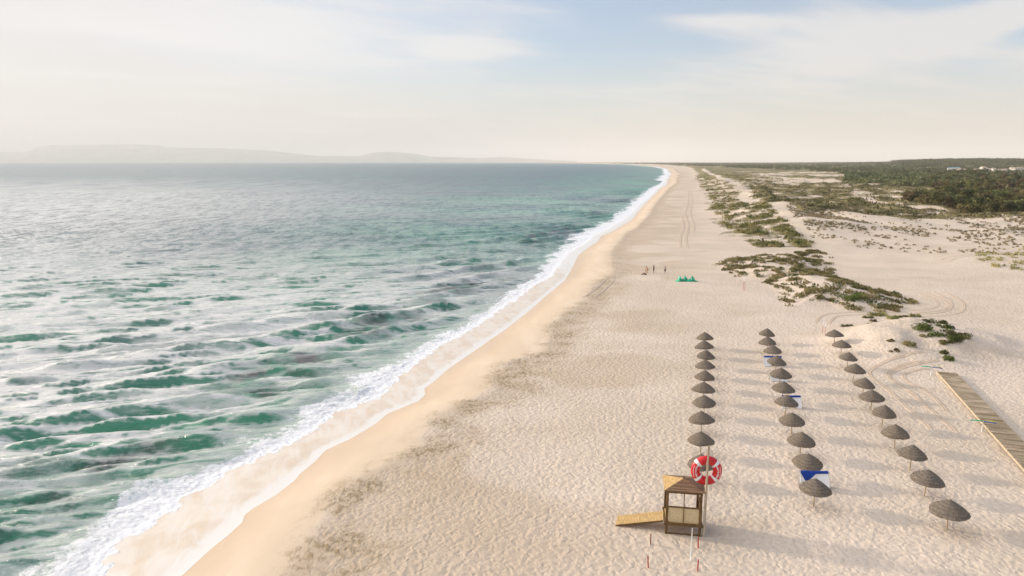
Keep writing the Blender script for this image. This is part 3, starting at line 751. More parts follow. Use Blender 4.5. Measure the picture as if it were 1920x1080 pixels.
# ------------------------------------------------------------------ forest
def make_tree(seed, hgt, spread, leaf, big=.62):
    rng = np.random.RandomState(seed)
    root = empty('pine_tree', (0, 0, 0))
    m = MB(); lean = (rng.rand(2)-.5)*.8
    top = Vector((lean[0], lean[1], hgt*.72))
    m.tube([(0, 0, -.4), (lean[0]*.3, lean[1]*.3, hgt*.3), top], [.20, .15, .07], 6)
    cs = []
    for k in range(7):
        a = rng.rand()*6.28; q = spread*(.25+.6*rng.rand()); z = hgt*(.35+.5*rng.rand())
        e = Vector((math.cos(a)*q, math.sin(a)*q, z)); s_ = Vector((lean[0]*.5, lean[1]*.5, z-.25*hgt))
        m.tube([s_, (s_+e)/2+Vector((0, 0, -.1)), e], [.09, .06, .03], 5); cs.append(e)
    m.build('trunk', m_bark, root)
    cs.append(top)
    for k in range(6):
        a = rng.rand()*6.28; q = spread*.85*math.sqrt(rng.rand()); cs.append(Vector((math.cos(a)*q, math.sin(a)*q, hgt*(.45+.35*rng.rand()))))
    cs = np.array([tuple(c) for c in cs]); nb = len(cs)
    r = spread*(.26+.22*rng.rand(nb)); h = hgt*(.16+.16*rng.rand(nb))
    V, T = clumps(cs[:, 0], cs[:, 1], cs[:, 2]-h*.4, r, h, 46, big, seed+5, .3)
    # low skirt reaching down
    V2, T2 = clumps(np.array([0.]), np.array([0.]), np.array([hgt*.12]), np.array([spread*.8]), np.array([hgt*.5]), 150, big, seed+9, .3)
    np_mesh('crown', np.concatenate([V, V2]), np.concatenate([T, T2+len(V)]), leaf, root)
    return root
protos = []
def place_tree(i, x, y, s_):
    kindi = i % 6
    lab = ['rounded dark green pine in the forest right of the dunes', 'broad olive green pine in the forest right of the dunes', 'bronze tinged bushy tree among the forest pines',
           'tall uneven dark pine of the forest right of the dunes', 'low spreading green pine of the forest right of the dunes', 'brownish sparse tree among the forest pines'][kindi]
    if len(protos) <= kindi:
        o = make_tree(400+kindi, [5.2, 4.6, 4.2, 6.4, 3.6, 4.6][kindi], [3.2, 3.6, 2.6, 2.7, 3.6, 2.8][kindi], m_pine_b if kindi in (2, 5) else m_pine); protos.append(o)
    else: o = copy_tree(protos[kindi])
    o.location = (x, y, hz(x, y)-.1); o.scale = (s_, s_, s_*(.85+.35*random.random())); o.rotation_euler.z = random.random()*6.28
    tag(o, lab, 'tree', 'pine forest right of the dunes: '+['round', 'broad', 'bronze', 'tall', 'low', 'brownish'][kindi]+' ones')
rng = np.random.RandomState(77); pts = []
front = px_poly([(1700, 384), (1740, 388), (1790, 396), (1840, 400), (1900, 403), (1960, 406)], 1.5)
for a, b_ in zip(front[:-1], front[1:]):
    for k in range(5):
        q = (k+rng.rand())/5; pts.append((a[0]+(b_[0]-a[0])*q+rng.randn()*1.5, a[1]+(b_[1]-a[1])*q+rng.rand()*8))
tries = 0
while len(pts) < 270 and tries < 60000:
    tries += 1
    py = 403-76*rng.rand()**1.05; px = 1690+rng.rand()*280
    p = G(px, py, 2.5)
    if not inpoly(np.array([p.x]), np.array([p.y]), P_FOREST)[0]: continue
    md = 4.2+p.y*.006
    if all((p.x-a)**2+(p.y-b_)**2 > md*md for a, b_ in pts): pts.append((p.x, p.y))
for i, (x, y) in enumerate(pts): place_tree(int(rng.rand()*6) if i > 5 else i, x, y, (.9+.4*rng.rand())*(1+max(0, y-420)/1400))

# far woods: read as one mass
def far_wood(name, label, n, ylo, yhi, slo, shi, seed, th=(.42, .55), hgt=(6, 5), k_faces=34):
    rng = np.random.RandomState(seed)
    Y = ylo*(yhi/ylo)**rng.rand(n)
    lo = SX(Y)+slo(Y); hi = .86*Y+60
    X = lo+(hi-lo)*rng.rand(n); k = X < hi; X, Y = X[k], Y[k]
    d = sstep(fbm(X/130, Y/170, seed, 3), *th) > rng.rand(len(X)); X, Y = X[d], Y[d]
    r = 3.+3.*rng.rand(len(X)); r *= (1+Y/6000)
    h = (hgt[0]+hgt[1]*rng.rand(len(X)))
    V, T = clumps(X, Y, height(X, Y)-.5, r, h, k_faces, 1.45*(1+Y/3500), seed+1, .2)
    o = np_mesh(name, V, T, m_wood_far); tag(o, label, 'woods', kind='stuff')
# mid distance woods behind the dunes and the long belt running to the horizon
def sl1(Y): return np.interp(Y, [700, 1000, 1500, 2500, 6000, 9000], [430, 420, 330, 230, 180, 160])
far_wood('far_woods', 'dark green pine woods stretching behind the dunes to the horizon', 15000, 950, 9000, sl1, None, 501)
def sl2(Y): return .50*Y-SX(Y)+150
far_wood('ridge_woods', 'hazy pine woods covering the low ridge at right horizon', 9000, 2300, 4200, sl2, None, 521, (.1, .2), (8, 7))
def sl3(Y): return .45*Y-SX(Y)+20
far_wood('mid_woods', 'olive pine woods between the forest edge and the white village', 2600, 620, 1300, sl3, None, 531, (.35, .5), (4, 3.5), 60)

# white village houses
hs = [(1788, 317.5, 't'), (1800, 319.5, 'w'), (1806, 320, 'w'), (1832, 319.5, 'w'), (1843, 319, 'w'), (1850, 320.5, 'w'), (1862, 318.5, 'w'), (1869, 320.5, 'w'), (1878, 321.5, 'w'), (1886, 320.5, 'w'), (1898, 319, 'w'), (1904, 320.5, 'w'), (1911, 319.5, 'w')]
plc = ['leftmost of the village, blue roofed long shed', 'first white house right of the blue shed', 'second white house right of the blue shed', 'white house alone left of the village middle', 'tall white house at the village middle left',
       'low white house just right of the tall one', 'white house topped by the village skyline middle', 'low wide house in the village middle', 'long low white house nearest the forest', 'small house behind the long low one',
       'tall white house near the right end of the village', 'low house second from the right end of the village', 'rightmost white house of the far village']
for i, ((px, py, kd_), lab) in enumerate(zip(hs, plc)):
    zg = 4.; p = G(px, py+3.2, zg); zg = hz(p.x, p.y); D_ = p.y
    rt = empty('village_house', (p.x, p.y, max(zg, 3.)+1.), R(random.uniform(-25, 25)))
    L_, W_, Hh = (9+5*random.random(), 7, 4.5+3*random.random()*(1.6 if 'tall' in lab else 1))
    if kd_ == 't': L_ = 24; Hh = 6
    MB().box((0, 0, Hh/2-1.5), (L_, W_, Hh+3)).build('wall', m_wall, rt)
    m = MB(); e = .5; rr_ = 2.2
    m.add([(-L_/2-e, -W_/2-e, Hh+.02), (L_/2+e, -W_/2-e, Hh+.02), (L_/2+e, W_/2+e, Hh+.02), (-L_/2-e, W_/2+e, Hh+.02), (-L_/2+2, 0, Hh+rr_), (L_/2-2, 0, Hh+rr_)], [(0, 1, 5, 4), (2, 3, 4, 5), (1, 2, 5), (3, 0, 4), (3, 2, 1, 0)])
    m.build('roof', m_tin if kd_ == 't' else m_tile, rt)
    m = MB()
    for k in (-.3, .0, .3): m.box((L_*k, -W_/2-.03, Hh*.55), (1.4, .1, 1.6))
    m.build('window', m_dark, rt)
    tag(rt, lab, 'house', 'white houses of the far village')

# ------------------------------------------------------------------ thatched parasols
def make_parasol(seed):
    rng = random.Random(seed)
    root = empty('thatched_parasol', (0, 0, 0))
    MB().tube([(0, 0, -.3), (0, 0, 1.0), (0, 0, 1.98)], [.045, .042, .038], 8).build('pole', m_pole, root, True)
    m = MB(); n = 56
    tiers = [(.05, 2.17, .38, 1.985), (.28, 2.05, .64, 1.83), (.54, 1.89, .88, 1.66), (.78, 1.73, 1.08, 1.50), (.98, 1.59, 1.24, 1.34)]
    ph = [rng.random()*6.28 for _ in range(4)]
    def wob(a, k): return 1+.035*math.sin(2*a+ph[0])+.025*math.sin(3*a+ph[1]+k)+.02*math.sin(5*a+ph[2]+k)+rng.uniform(-.018, .018)
    for k, (r0, z0, r1, z1) in enumerate(tiers):
        vs = []
        prof = [(r0, z0), (r0+(r1-r0)*.35, z0+(z1-z0)*.30+.015), (r0+(r1-r0)*.75, z0+(z1-z0)*.68+.018), (r1, z1), (r1-.02, z1-.055), (r1*.55, z1+(1.9-z1)*.42-.04)]
        for j, (r, z) in enumerate(prof):
            for i in range(n):
                a = 2*math.pi*i/n; q = wob(a, k) if j >= 2 else 1+.02*math.sin(2*a)
                vs.append((r*q*math.cos(a), r*q*math.sin(a), z+(rng.uniform(-.022, .012) if j in (3, 4) else rng.uniform(-.006, .006))))
        fs = [(j*n+i, j*n+(i+1) % n, (j+1)*n+(i+1) % n, (j+1)*n+i) for j in range(len(prof)-1) for i in range(n)]
        m.add(vs, [tuple(reversed(f)) for f in fs])
        # ragged straw ends hanging from each tier
        for i in range(90 if k < 4 else 150):
            a = rng.random()*6.28; q = wob(a, k); r = r1*q-.03; L_ = rng.uniform(.05, .13); wd = .018
            x, y = math.cos(a), math.sin(a)
            m.add([(r*x-y*wd, r*y+x*wd, z1-.0), (r*x+y*wd, r*y-x*wd, z1-.0), ((r+L_*.7)*x, (r+L_*.7)*y, z1-L_*.75)], [(0, 1, 2)])
    can = m.build('canopy', m_thatch, root, False)
    c = MB(); c.tube([(0, 0, 2.08), (0, 0, 2.15), (0, 0, 2.21), (0, 0, 2.25)], [.13, .11, .07, .02], 10)
    for i in range(24):
        a = rng.random()*6.28; c.tube([(0, 0, 2.2), (math.cos(a)*.09, math.sin(a)*.09, 2.16), (math.cos(a)*.17, math.sin(a)*.17, 2.07)], .008, 3)
    c.build('cap', m_thatch, can)
    s_ = MB()
    for i in range(8):
        a = i*math.pi/4; s_.beam((.03*math.cos(a), .03*math.sin(a), 1.93), (1.05*math.cos(a), 1.05*math.sin(a), 1.40), .03, .03)
    s_.build('rib_frame', m_pole, root)
    return root
rows = {
 'left': [(1317, 851.4), (1315.5, 808.3), (1317.5, 771.4), (1322, 739), (1320, 715.8), (1321.7, 693.6), (1323.6, 673.3), (1323, 655), (1322.5, 638), (1323.3, 621.7)],
 'middle': [(1529.5, 897), (1514, 848), (1503, 809), (1487, 771.4), (1474.7, 739), (1468.6, 713.3), (1462.8, 688.3), (1454.7, 666), (1450.5, 646.7), (1440.5, 630.6), (1437, 615)],
 'right': [(1781.5, 937.4), (1738.7, 878.3), (1710.5, 833.3), (1682, 794.4), (1657, 758), (1636.4, 729.7), (1619.4, 706.7), (1602, 680), (1590, 659), (1578.9, 640.6), (1565.8, 624.4)]}
ordn = ['nearest', 'second', 'third', 'fourth', 'fifth', 'sixth', 'seventh', 'eighth', 'ninth', 'tenth', 'eleventh']
extra = {('left', 0): 'thatched parasol half hidden right behind the red lifebuoy', ('middle', 0): 'thatched parasol in front of the big blue topped windbreak, nearest of the middle row',
         ('right', 0): 'thatched parasol nearest the camera at lower right, end of the right row', ('left', 9): 'farthest thatched parasol of the left row',
         ('middle', 10): 'farthest thatched parasol of the middle row', ('right', 10): 'farthest thatched parasol of the right row'}
pp = [make_parasol(s_) for s_ in (1, 2, 3, 4)]; used = [False]*4
ki = 0; UMB = []
for rw, lst in rows.items():
    for i, (px, py) in enumerate(lst):
        pr = pp[ki % 4]
        if not used[ki % 4]: o = pr; used[ki % 4] = True
        else: o = copy_tree(pr)
        rng = random.Random(900+ki)
        p = G(px, py, 2.2); zg = hz(p.x, p.y)
        hs_ = (2.2-zg)/2.25+rng.uniform(-.02, .02); ws = rng.uniform(.83, .93)
        if i == 0 and rw == 'right': ws = .98
        o.location = (p.x, p.y, zg); o.scale = (ws, ws, max(.88, min(1.06, hs_)))
        o.rotation_euler = (R(rng.uniform(-4, 4)), R(rng.uniform(-4.5, 4.5)), rng.random()*6.28)
        lab = extra.get((rw, i), 'thatched parasol, %s from the near end of the %s row' % (ordn[i], rw))
        tag(o, lab, 'parasol', 'thatched parasols standing in three rows'); UMB.append((rw, i, p, zg)); ki += 1

# ------------------------------------------------------------------ white windbreak tents by the middle row
def tent(px0, px1, py0, py1, label, flap=False, band=True, arch=True):
    a = G(px0, py1, 0); b_ = G(px1, py1, 0); zg = hz((a.x+b_.x)/2, a.y)
    wd = (b_.x-a.x); c = (a+b_)/2
    # top of the cloth: same plane, higher
    d = FV+UV_*(-(py0-540)/F); t_ = (c.y+.45)/d.y; top = H+d.z*t_-zg
    top = min(top, 1.9)
    rt = empty('windbreak_tent', (c.x, c.y, zg), R(-3)); w2 = wd/2
    nx, nz = 18, 12; m = MB(); thick = .02
    def surf(u, v, side):        # slanted front cloth, gently sagging
        x = (u-.5)*wd; z = v*top; y = .45*v + .05*math.sin(math.pi*u)*math.sin(math.pi*v)+.012*math.sin(u*23)+side*thick
        return (x, y, z)
    vs = []; ids = {}
    for s_ in (0, 1):
        for j in range(nz+1):
            for i in range(nx+1):
                u, v = i/nx, j/nz
                z0 = 0
                if arch: z0 = .20*max(0, 1-((u-.55)/.23)**2)**.5 if abs(u-.55) < .23 else 0
                v2 = z0/top+(1-z0/top)*v*(.90 if band else 1.)
                ids[(s_, i, j)] = len(vs); vs.append(surf(u, v2, s_))
    fs = []
    for j in range(nz):
        for i in range(nx):
            fs.append((ids[0, i, j], ids[0, i+1, j], ids[0, i+1, j+1], ids[0, i, j+1])); fs.append((ids[1, i, j+1], ids[1, i+1, j+1], ids[1, i+1, j], ids[1, i, j]))
    for j in range(nz):
        for i, q in ((0, 1), (nx, -1)):
            f = (ids[0, i, j], ids[0, i, j+1], ids[1, i, j+1], ids[1, i, j]); fs.append(f)
    for i in range(nx): fs.append((ids[0, i, 0], ids[1, i, 0], ids[1, i+1, 0], ids[0, i+1, 0]))
    m.add(vs, fs)
    # back cloth
    bk = []
    for j in range(7):
        for i in range(nx+1):
            u, v = i/nx, j/6; bk.append(((u-.5)*wd*.99, .49+(1-v)*.32+.03*math.sin(u*17), v*top*.97))
    b0 = len(bk)
    for x, y, z in bk[:b0]: bk.append((x, y+.02, z))
    W1 = nx+1
    fb = [(j*W1+i, j*W1+i+1, (j+1)*W1+i+1, (j+1)*W1+i) for j in range(6) for i in range(nx)]; fb += [(b0+j*W1+i, b0+(j+1)*W1+i, b0+(j+1)*W1+i+1, b0+j*W1+i+1) for j in range(6) for i in range(nx)]
    MB().add(bk, fb).build('back_cloth', m_canvas, rt, True)
    m.build('front_cloth', m_canvas, rt, True)
    if band:
        bb = MB(); nb = 24; vs = []
        for i in range(nb+1):
            u = i/nb; x = (u-.5)*wd
            low = .885
            if flap: low = .885-.50*max(0, 1-abs(u-.20)/.16) if u < .20 else .885-.50*max(0, 1-(u-.20)/.34)
            for v, y in ((low, -.035), (1.005, -.03), (1.02, .06)): vs.append((x, .45*v+y+.02*math.sin(u*9), v*top))
            vs.append((x, .45*low+.0-.006, low*top))
        fs = []
        for i in range(nb):
            for k in range(4): fs.append((i*4+k, (i+1)*4+k, (i+1)*4+(k+1) % 4, i*4+(k+1) % 4))
        bb.add(vs, fs); bb.build('blue_band', m_blue, rt)
    for sx in (-1, 1):
        MB().tube([(sx*(w2-.02), -.03, -.1), (sx*(w2-.02), .42, top+.03)], .022, 6).build('pole', m_white, rt, True)
    tag(rt, label, 'windbreak', 'white windbreak tents in the middle row')
tent(1502, 1555, 884, 921, 'largest white windbreak tent with blue folded flap, behind the nearest middle parasol', True, True, False)
tent(1467, 1503, 742, 767, 'white windbreak tent with blue top edge and dark gap at its foot')
tent(1445, 1478, 697, 716, 'plain white windbreak tent without blue showing between two middle parasols', False, False, False)
tent(1433, 1467, 668, 688, 'farthest white windbreak tent, blue edged, behind a middle row parasol')

# ------------------------------------------------------------------ lifeguard hut
hl = G(1247, 1003); hr = G(1313, 1008.5)
yaw = math.atan2(hr.y-hl.y, hr.x-hl.x); HW = (hr-hl).length; HD = 1.95
hut = empty('lifeguard_hut', (hl.x, hl.y, hz(hl.x, hl.y)), yaw)
fl = .85; ev = 3.08
for x, y in ((.06, .06), (HW-.06, .06), (.06, HD-.06), (HW-.06, HD-.06)):
    MB().box((x, y, ev/2-.15), (.16, .16, ev+.3)).build('corner_post', m_dark, hut, bevel=.01)
m = MB(); n = 14
for i in range(n):
    m.box(((i+.5)*HW/n, HD/2, fl-.03), (HW/n-.012, HD-.02, .05))
m.build('floor', m_plank_y, hut)
m = MB()
m.box((HW/2, -.05, fl-.10), (HW+.22, .07, .20)); m.box((HW/2, HD+.05, fl-.10), (HW+.22, .07, .20)); m.box((-.055, HD/2, fl-.10), (.07, HD, .20)); m.box((HW+.055, HD/2, fl-.10), (.07, HD, .20))
m.build('floor_beam', m_dark, hut, bevel=.008)
m = MB(); m.box((HW/2, .04, .06), (HW-.1, .06, .09)); m.build('foot_rail', m_dark, hut)
m = MB(); m.box((HW/2, .0, 1.93), (HW-.18, .06, .09)); m.box((HW-.05, HD/2, 1.93), (.06, HD-.2, .09)); m.build('rail', m_dark, hut)
m = MB(); m.box((HW/2, .0, (fl+ev)/2-.04), (.055, .05, ev-fl-.12)); m.build('mullion', m_dark, hut)
m = MB(); m.box((HW/2, .0, ev-.08), (HW+.08, .10, .22)); m.box((HW/2, HD, ev-.08), (HW+.08, .10, .22)); m.box((.0, HD/2, ev-.08), (.10, HD-.12, .22)); m.box((HW, HD/2, ev-.08), (.10, HD-.12, .22)); m.build('eave_beam', m_dark, hut)
# pale reed panels filling the lower half of the front
for x0_, x1_ in ((.15, HW/2-.035), (HW/2+.035, HW-.15)):
    m = MB(); nn = 12
    for k in range(nn): m.box((x0_+(k+.5)*(x1_-x0_)/nn, .06, (fl+1.90)/2), ((x1_-x0_)/nn-.006, .02, 1.90-fl-.04))
    m.build('panel', m_reed, hut)
# boarded right side
m = MB()
for k in range(9): m.box((HW+.03, HD/2, fl+.06+k*.115), (.03, HD-.12, .108))
m.build('side_boards', m_dark, hut)
# hipped boarded roof with lapped courses
rf = MB(); ls = MB(); cx, cy = HW/2, HD/2; ro = .18; hx, hy = HW/2+ro, HD/2+ro; rh = .40; nb = 6
for k in range(nb):
    f0 = 1-k/nb; f1 = 1-(k+1)/nb; z0 = ev+.03+rh*k/nb; z1 = ev+.03+rh*(k+1)/nb
    a = [(cx-hx*f0, cy-hy*f0), (cx+hx*f0, cy-hy*f0), (cx+hx*f0, cy+hy*f0), (cx-hx*f0, cy+hy*f0)]; c_ = [(cx-hx*f1, cy-hy*f1), (cx+hx*f1, cy-hy*f1), (cx+hx*f1, cy+hy*f1), (cx-hx*f1, cy+hy*f1)]
    vs = [(x, y, z0-.03) for x, y in a]+[(x, y, z0+.015) for x, y in a]+[(x, y, z1-.005) for x, y in c_]
    rf.add(vs, [(0, 1, 5, 4), (1, 2, 6, 5), (2, 3, 7, 6), (4, 5, 9, 8), (5, 6, 10, 9), (6, 7, 11, 10), (3, 2, 1, 0)])
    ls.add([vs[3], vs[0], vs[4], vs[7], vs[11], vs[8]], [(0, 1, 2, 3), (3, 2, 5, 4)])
roof = rf.build('roof', m_roof, hut); tag(ls.build('roof_slope_sunlit', m_plank_y, roof), 'boards of the left roof slope, sunlight painted in as paler colour')  # left slope takes paler planks: sunlight put into the colour
MB().box((cx, cy, ev+rh+.10), (.08, .08, .26), taper=.6).build('finial', m_dark, roof)
tag(hut, 'small brown wooden lifeguard hut on stilts with open front beside the lifebuoy pole', 'hut')
# ramp
rl = G(1154, 988); rm = Vector((hl.x-.12, hl.y+.25, fl))
ramp = empty('wooden_ramp', (rl.x, rl.y, 0), 0)
e0 = Vector((0, 0, .06+hz(rl.x, rl.y))); e1 = Vector((rm.x-rl.x, rm.y-rl.y, fl+.02))
dirv = (e1-e0).normalized(); side = Vector((-dirv.y, dirv.x, 0)).normalized()
m = MB(); n = 30; LL = (e1-e0).length; q = Matrix((dirv, side, dirv.cross(side))).transposed()
for i in range(n):
    m.box(e0+dirv*((i+.5)*LL/n)+side*.62+Vector((0, 0, .04)), (LL/n-.018, 1.25+random.uniform(-.03, .03), .035), q)
m.build('deck_boards', m_plank_y, ramp)
for s_ in (.05, 1.18):
    MB().box((e0+e1)/2+side*s_+Vector((0, 0, -.045)), (LL, .06, .13), q).build('stringer', m_dark, ramp)
tag(ramp, 'pale slatted wooden ramp sloping up to the left side of the hut', 'ramp')

# lifebuoy on its pole
pb = G(1319, 1008.5); zg = hz(pb.x, pb.y)
pole = empty('lifebuoy_pole', (pb.x, pb.y, zg))
MB().tube([(0, 0, -.4), (.01, 0, 3.2), (.03, 0, 6.25)], [.085, .08, .06], 10).build('post', m_grey, pole, True)
tag(pole, 'tall pale wooden pole in front of the big red lifebuoy', 'pole')
bz = 4.42; by = .38
bu = empty('lifebuoy', (pb.x+.07, pb.y+by, zg+bz), R(-6))
def torus_seg(a0, a1, r, n=24, k=18, R0=.70, yo=0):
    m = MB(); vs = []; fs = []
    for i in range(n+1):
        a = a0+(a1-a0)*i/n
        for j in range(k):
            b_ = 2*math.pi*j/k; rr_ = R0+r*math.cos(b_); vs.append((rr_*math.cos(a), r*math.sin(b_)*.85, rr_*math.sin(a)))
    full = abs(a1-a0) > 6.28
    for i in range(n):
        for j in range(k): fs.append((i*k+j, i*k+(j+1) % k, (i+1)*k+(j+1) % k, (i+1)*k+j))
    return m.add(vs, fs)
torus_seg(0, 2*math.pi, .285, 96, 24).build('ring', m_red, bu, True)
for a in (43, 137, 223, 317):
    torus_seg(R(a-7), R(a+7), .292, 6, 24).build('reflective_band', m_white, bu, True)
m = MB(); pts_ = []
def txt(s_, a_mid, rad_, size, flip):
    n = len(s_); step = size*.92/rad_
    for i, ch in enumerate(s_):
        if ch == ' ': continue
        a = a_mid+(-(i-(n-1)/2) if not flip else (i-(n-1)/2))*step
        cu = bpy.data.curves.new('lettering', 'FONT'); cu.body = ch; cu.size = size*1.25; cu.align_x = 'CENTER'; cu.align_y = 'CENTER'; cu.extrude = .006; cu.offset = .006
        ob = bpy.data.objects.new('lettering', cu); yield ob, a, rad_
letters = []
dg = bpy.context.evaluated_depsgraph_get
def add_text(s_, amid, rad_, size, orient):
    M_ = MB()
    for ob, a, r_ in txt(s_, amid, rad_, size, orient > 0):
        COL.objects.link(ob); bpy.context.view_layer.update()
        me = bpy.data.meshes.new_from_object(ob.evaluated_get(dg()))
        ang_ = a+(math.pi/2 if orient > 0 else -math.pi/2)
        base = Matrix.Translation((r_*math.cos(a), -(.285*.85*math.sqrt(max(0, 1-((r_-.70)/.285)**2)))-.008, r_*math.sin(a))) @ Matrix.Rotation(-ang_, 4, 'Y') @ Matrix.Rotation(math.pi/2, 4, 'X')
        M_.add([base @ v.co for v in me.vertices], [tuple(p.vertices) for p in me.polygons])
        bpy.data.meshes.remove(me); cu = ob.data; bpy.data.objects.remove(ob); bpy.data.curves.remove(cu)
    return M_
add_text('INSTITUTO', math.pi, .70, .112, -1).build('lettering', m_white, bu)
add_text('NAUFRAGOS', 0, .70, .112, -1).build('lettering', m_white, bu)
m = MB()
for a_mid in (0, math.pi):
    pts_ = []
    for i in range(13):
        a = a_mid+R(-26+52*i/12); r_ = .86; pts_.append((r_*math.cos(a), -(.285*.85*math.sqrt(1-((r_-.70)/.285)**2))-.004, r_*math.sin(a)))
    MB().tube(pts_, .014, 5).build('stripe', m_white, bu)
m = MB()
for dz_ in (-.55, .62): MB().box((-.05, -.30, dz_), (.09, .22, .06)).build('bracket', m_grey, bu)
tag(bu, 'oversized red lifebuoy with four white bands hanging high on the pole', 'lifebuoy')

# stakes and poles in the sand
def stake(px, py, h_, col, label, tip=None, r=.038, name='marker_stake', grp='thin stakes marking the sand by the hut', cat='stake', lean=0):
    p = G(px, py); zg = hz(p.x, p.y)
    rt = empty(name, (p.x, p.y, zg)); k = .55 if tip else 1
    MB().tube([(0, 0, -.2), (lean*k, 0, h_*k)], [r, r*.95], 7).build('shaft', col, rt, True)
    if tip: MB().tube([(lean*k, 0, h_*k), (lean, 0, h_)], [r*1.6, r*1.5], 7).build('upper_shaft', tip, rt, True)
    else: MB().tube([(lean, 0, h_), (lean, 0, h_+.03)], [r*.9, r*.3], 7).build('tip', col, rt, True)
    tag(rt, label, cat, grp)
stake(1219.5, 1023, .72, m_brownpost, 'brown stake in the sand left in front of the hut ramp')
stake(1215.5, 1067, .75, m_redpost, 'red stake nearest the camera on the left', lean=-.05)
stake(1308.5, 1030, .72, m_redpost, 'orange red stake just in front of the hut right post')
stake(1308, 1073, .75, m_redpost, 'red stake nearest the camera on the right, below the hut')
stake(1295, 1053, 2.1, m_white, 'slim white pole standing in the sand before the hut', r=.035, name='white_pole', grp='thin stakes marking the sand by the hut', cat='pole')
stake(1393.5, 545, 3.2, m_redpost, 'left white topped red pole beside the grassy hummock', m_white, .032, 'sport_net_post', 'red and white posts', 'post')
stake(1396, 545.5, 3.2, m_redpost, 'right white topped red pole beside the grassy hummock', m_white, .028, 'sport_net_post', 'red and white posts', 'post')
stake(1541.5, 631, 2.3, m_redpost, 'left red and white post behind the right parasol row', m_white, .024, 'sport_net_post', 'red and white posts', 'post')
stake(1546.3, 634, 2.1, m_redpost, 'right red and white post behind the right parasol row', m_white, .024, 'sport_net_post', 'red and white posts', 'post')

# ------------------------------------------------------------------ boardwalk
b0 = G(1752, 692, .3); b1 = G(1925, 886, .3); d = (b1-b0).normalized(); sd_ = Vector((-d.y, d.x, 0))
if sd_.x < 0: sd_ = -sd_
LB = (b1-b0).length+9; BW = 1.95
bw = empty('boardwalk', (b0.x, b0.y, 0))
yb = math.atan2(d.y, d.x); q = Matrix.Rotation(yb, 3, 'Z')
m = MB(); n = int(LB/.155); rng = random.Random(5)
zz0 = .34
for i in range(n):
    c_ = d*((i+.5)*LB/n+1.2)+sd_*(BW/2+rng.uniform(-.025, .025)); m.box((c_.x, c_.y, zz0+rng.uniform(-.006, .006)), (LB/n-.02, BW, .035), q @ Matrix.Rotation(rng.uniform(-.008, .008), 3, 'Z'))
m_board, t, b = mat("boardwalk_plank", .85, .2)
P = pos(t); rt_ = t.n('ShaderNodeVectorRotate', rotation_type='Z_AXIS'); rt_.inputs['Angle'].default_value = -yb; t.L.new(P, rt_.inputs['Vector'])
nn = t.noise(t.vmul(rt_.outputs[0], (2.2, .12, 1)), 1.5, 3, .6); gr = t.noise(t.vmul(rt_.outputs[0], (1, .1, 1)), 30, 3, .6)
c = t.mix(t.ramp(nn, .38, .62), (.24, .18, .11), (.43, .345, .235)); c = t.mix(t.math('MULTIPLY', t.ramp(gr, .4, .7), .4), c, (.14, .10, .06))
sd2 = t.ramp(t.noise(t.vmul(rt_.outputs[0], (1.3, .35, 1)), .8, 4, .65), .53, .64)
c = t.mix(t.math('MULTIPLY', sd2, .75), c, (.58, .45, .33)); t.L.new(c, b.inputs['Base Color'])
m.build('planks', m_board, bw)
for s_ in (.0, BW):
    m = MB(); a = sd_*s_; c_ = d*(LB/2+1.2)+a; m.box((c_.x, c_.y, zz0-.10), (LB, .045, .20 if s_ else .225), q); m.build('kerb_beam', m_kerb, bw)
tag(bw, 'weathered plank boardwalk running out of the frame at lower right', 'boardwalk')
# little coloured vane posts by the boardwalk
def vanes(px, py, label, h_=1.0):
    p = G(px, py); zg = hz(p.x, p.y); rt = empty('vane_post', (p.x, p.y, zg))
    MB().tube([(0, 0, -.2), (0, 0, h_)], .04, 8).build('post', m_white, rt, True)
    for ang_, mm, nm in ((R(165), m_vgreen, 'vane'), (R(-8), m_vyel, 'vane'), (R(-35), m_vblue, 'vane')):
        m = MB(); dx_, dy_ = math.cos(ang_), math.sin(ang_); ns = 8; vs = []
        for i in range(ns+1):
            u = i/ns; wv = .17*math.sin(math.pi*min(1, u*.9+.08))**.7; L_ = .05+u*.95
            for k, (ww, z) in enumerate(((-wv, .02), (0, .08), (wv, .02), (0, -.03))): vs.append((dx_*L_-dy_*ww, dy_*L_+dx_*ww, h_+z+.04*math.sin(u*3)))
        fs = [(i*4+k, (i+1)*4+k, (i+1)*4+(k+1) % 4, i*4+(k+1) % 4) for i in range(ns) for k in range(4)]+[(0, 1, 2, 3), (ns*4+3, ns*4+2, ns*4+1, ns*4)]
        m.add(vs, fs).build(nm, mm, rt)
    tag(rt, label, 'post', 'white posts with coloured vanes')
vanes(1745, 706, 'white post with green, blue and yellow vanes at the boardwalk end', .95)
vanes(1841, 808, 'white post with green, blue and yellow vanes halfway along the boardwalk', .95)

# ------------------------------------------------------------------ kite
kp = G(1287, 527); zg = hz(kp.x, kp.y)
kite = empty('kite', (kp.x, kp.y, zg), R(2))
nu, nv = 64, 12; vs = []
for j in range(nv+1):
    for i in range(nu+1):
        u = i/nu; v = j/nv; x = (u-.5)*4.6
        ridge_ = .42*math.exp(-((u-.5)/.42)**4)+1.00*math.exp(-((u-.19)/.062)**2)+.70*math.exp(-((u-.44)/.06)**2)+.85*math.exp(-((u-.78)/.075)**2)
        ridge_ *= math.sin(math.pi*min(1, max(0, u*1.03)))**.3 if 0 < u < 1 else 0
        z = ridge_*math.sin(math.pi*v)**.75
        y = (v-.5)*1.5*(1-.25*abs(u-.5)*2)+.12*math.sin(u*19)
        vs.append((x, y, z+.01))
fs = [(j*(nu+1)+i, j*(nu+1)+i+1, (j+1)*(nu+1)+i+1, (j+1)*(nu+1)+i) for j in range(nv) for i in range(nu)]
MB().add(vs, fs).build('canopy', m_green, kite, True)
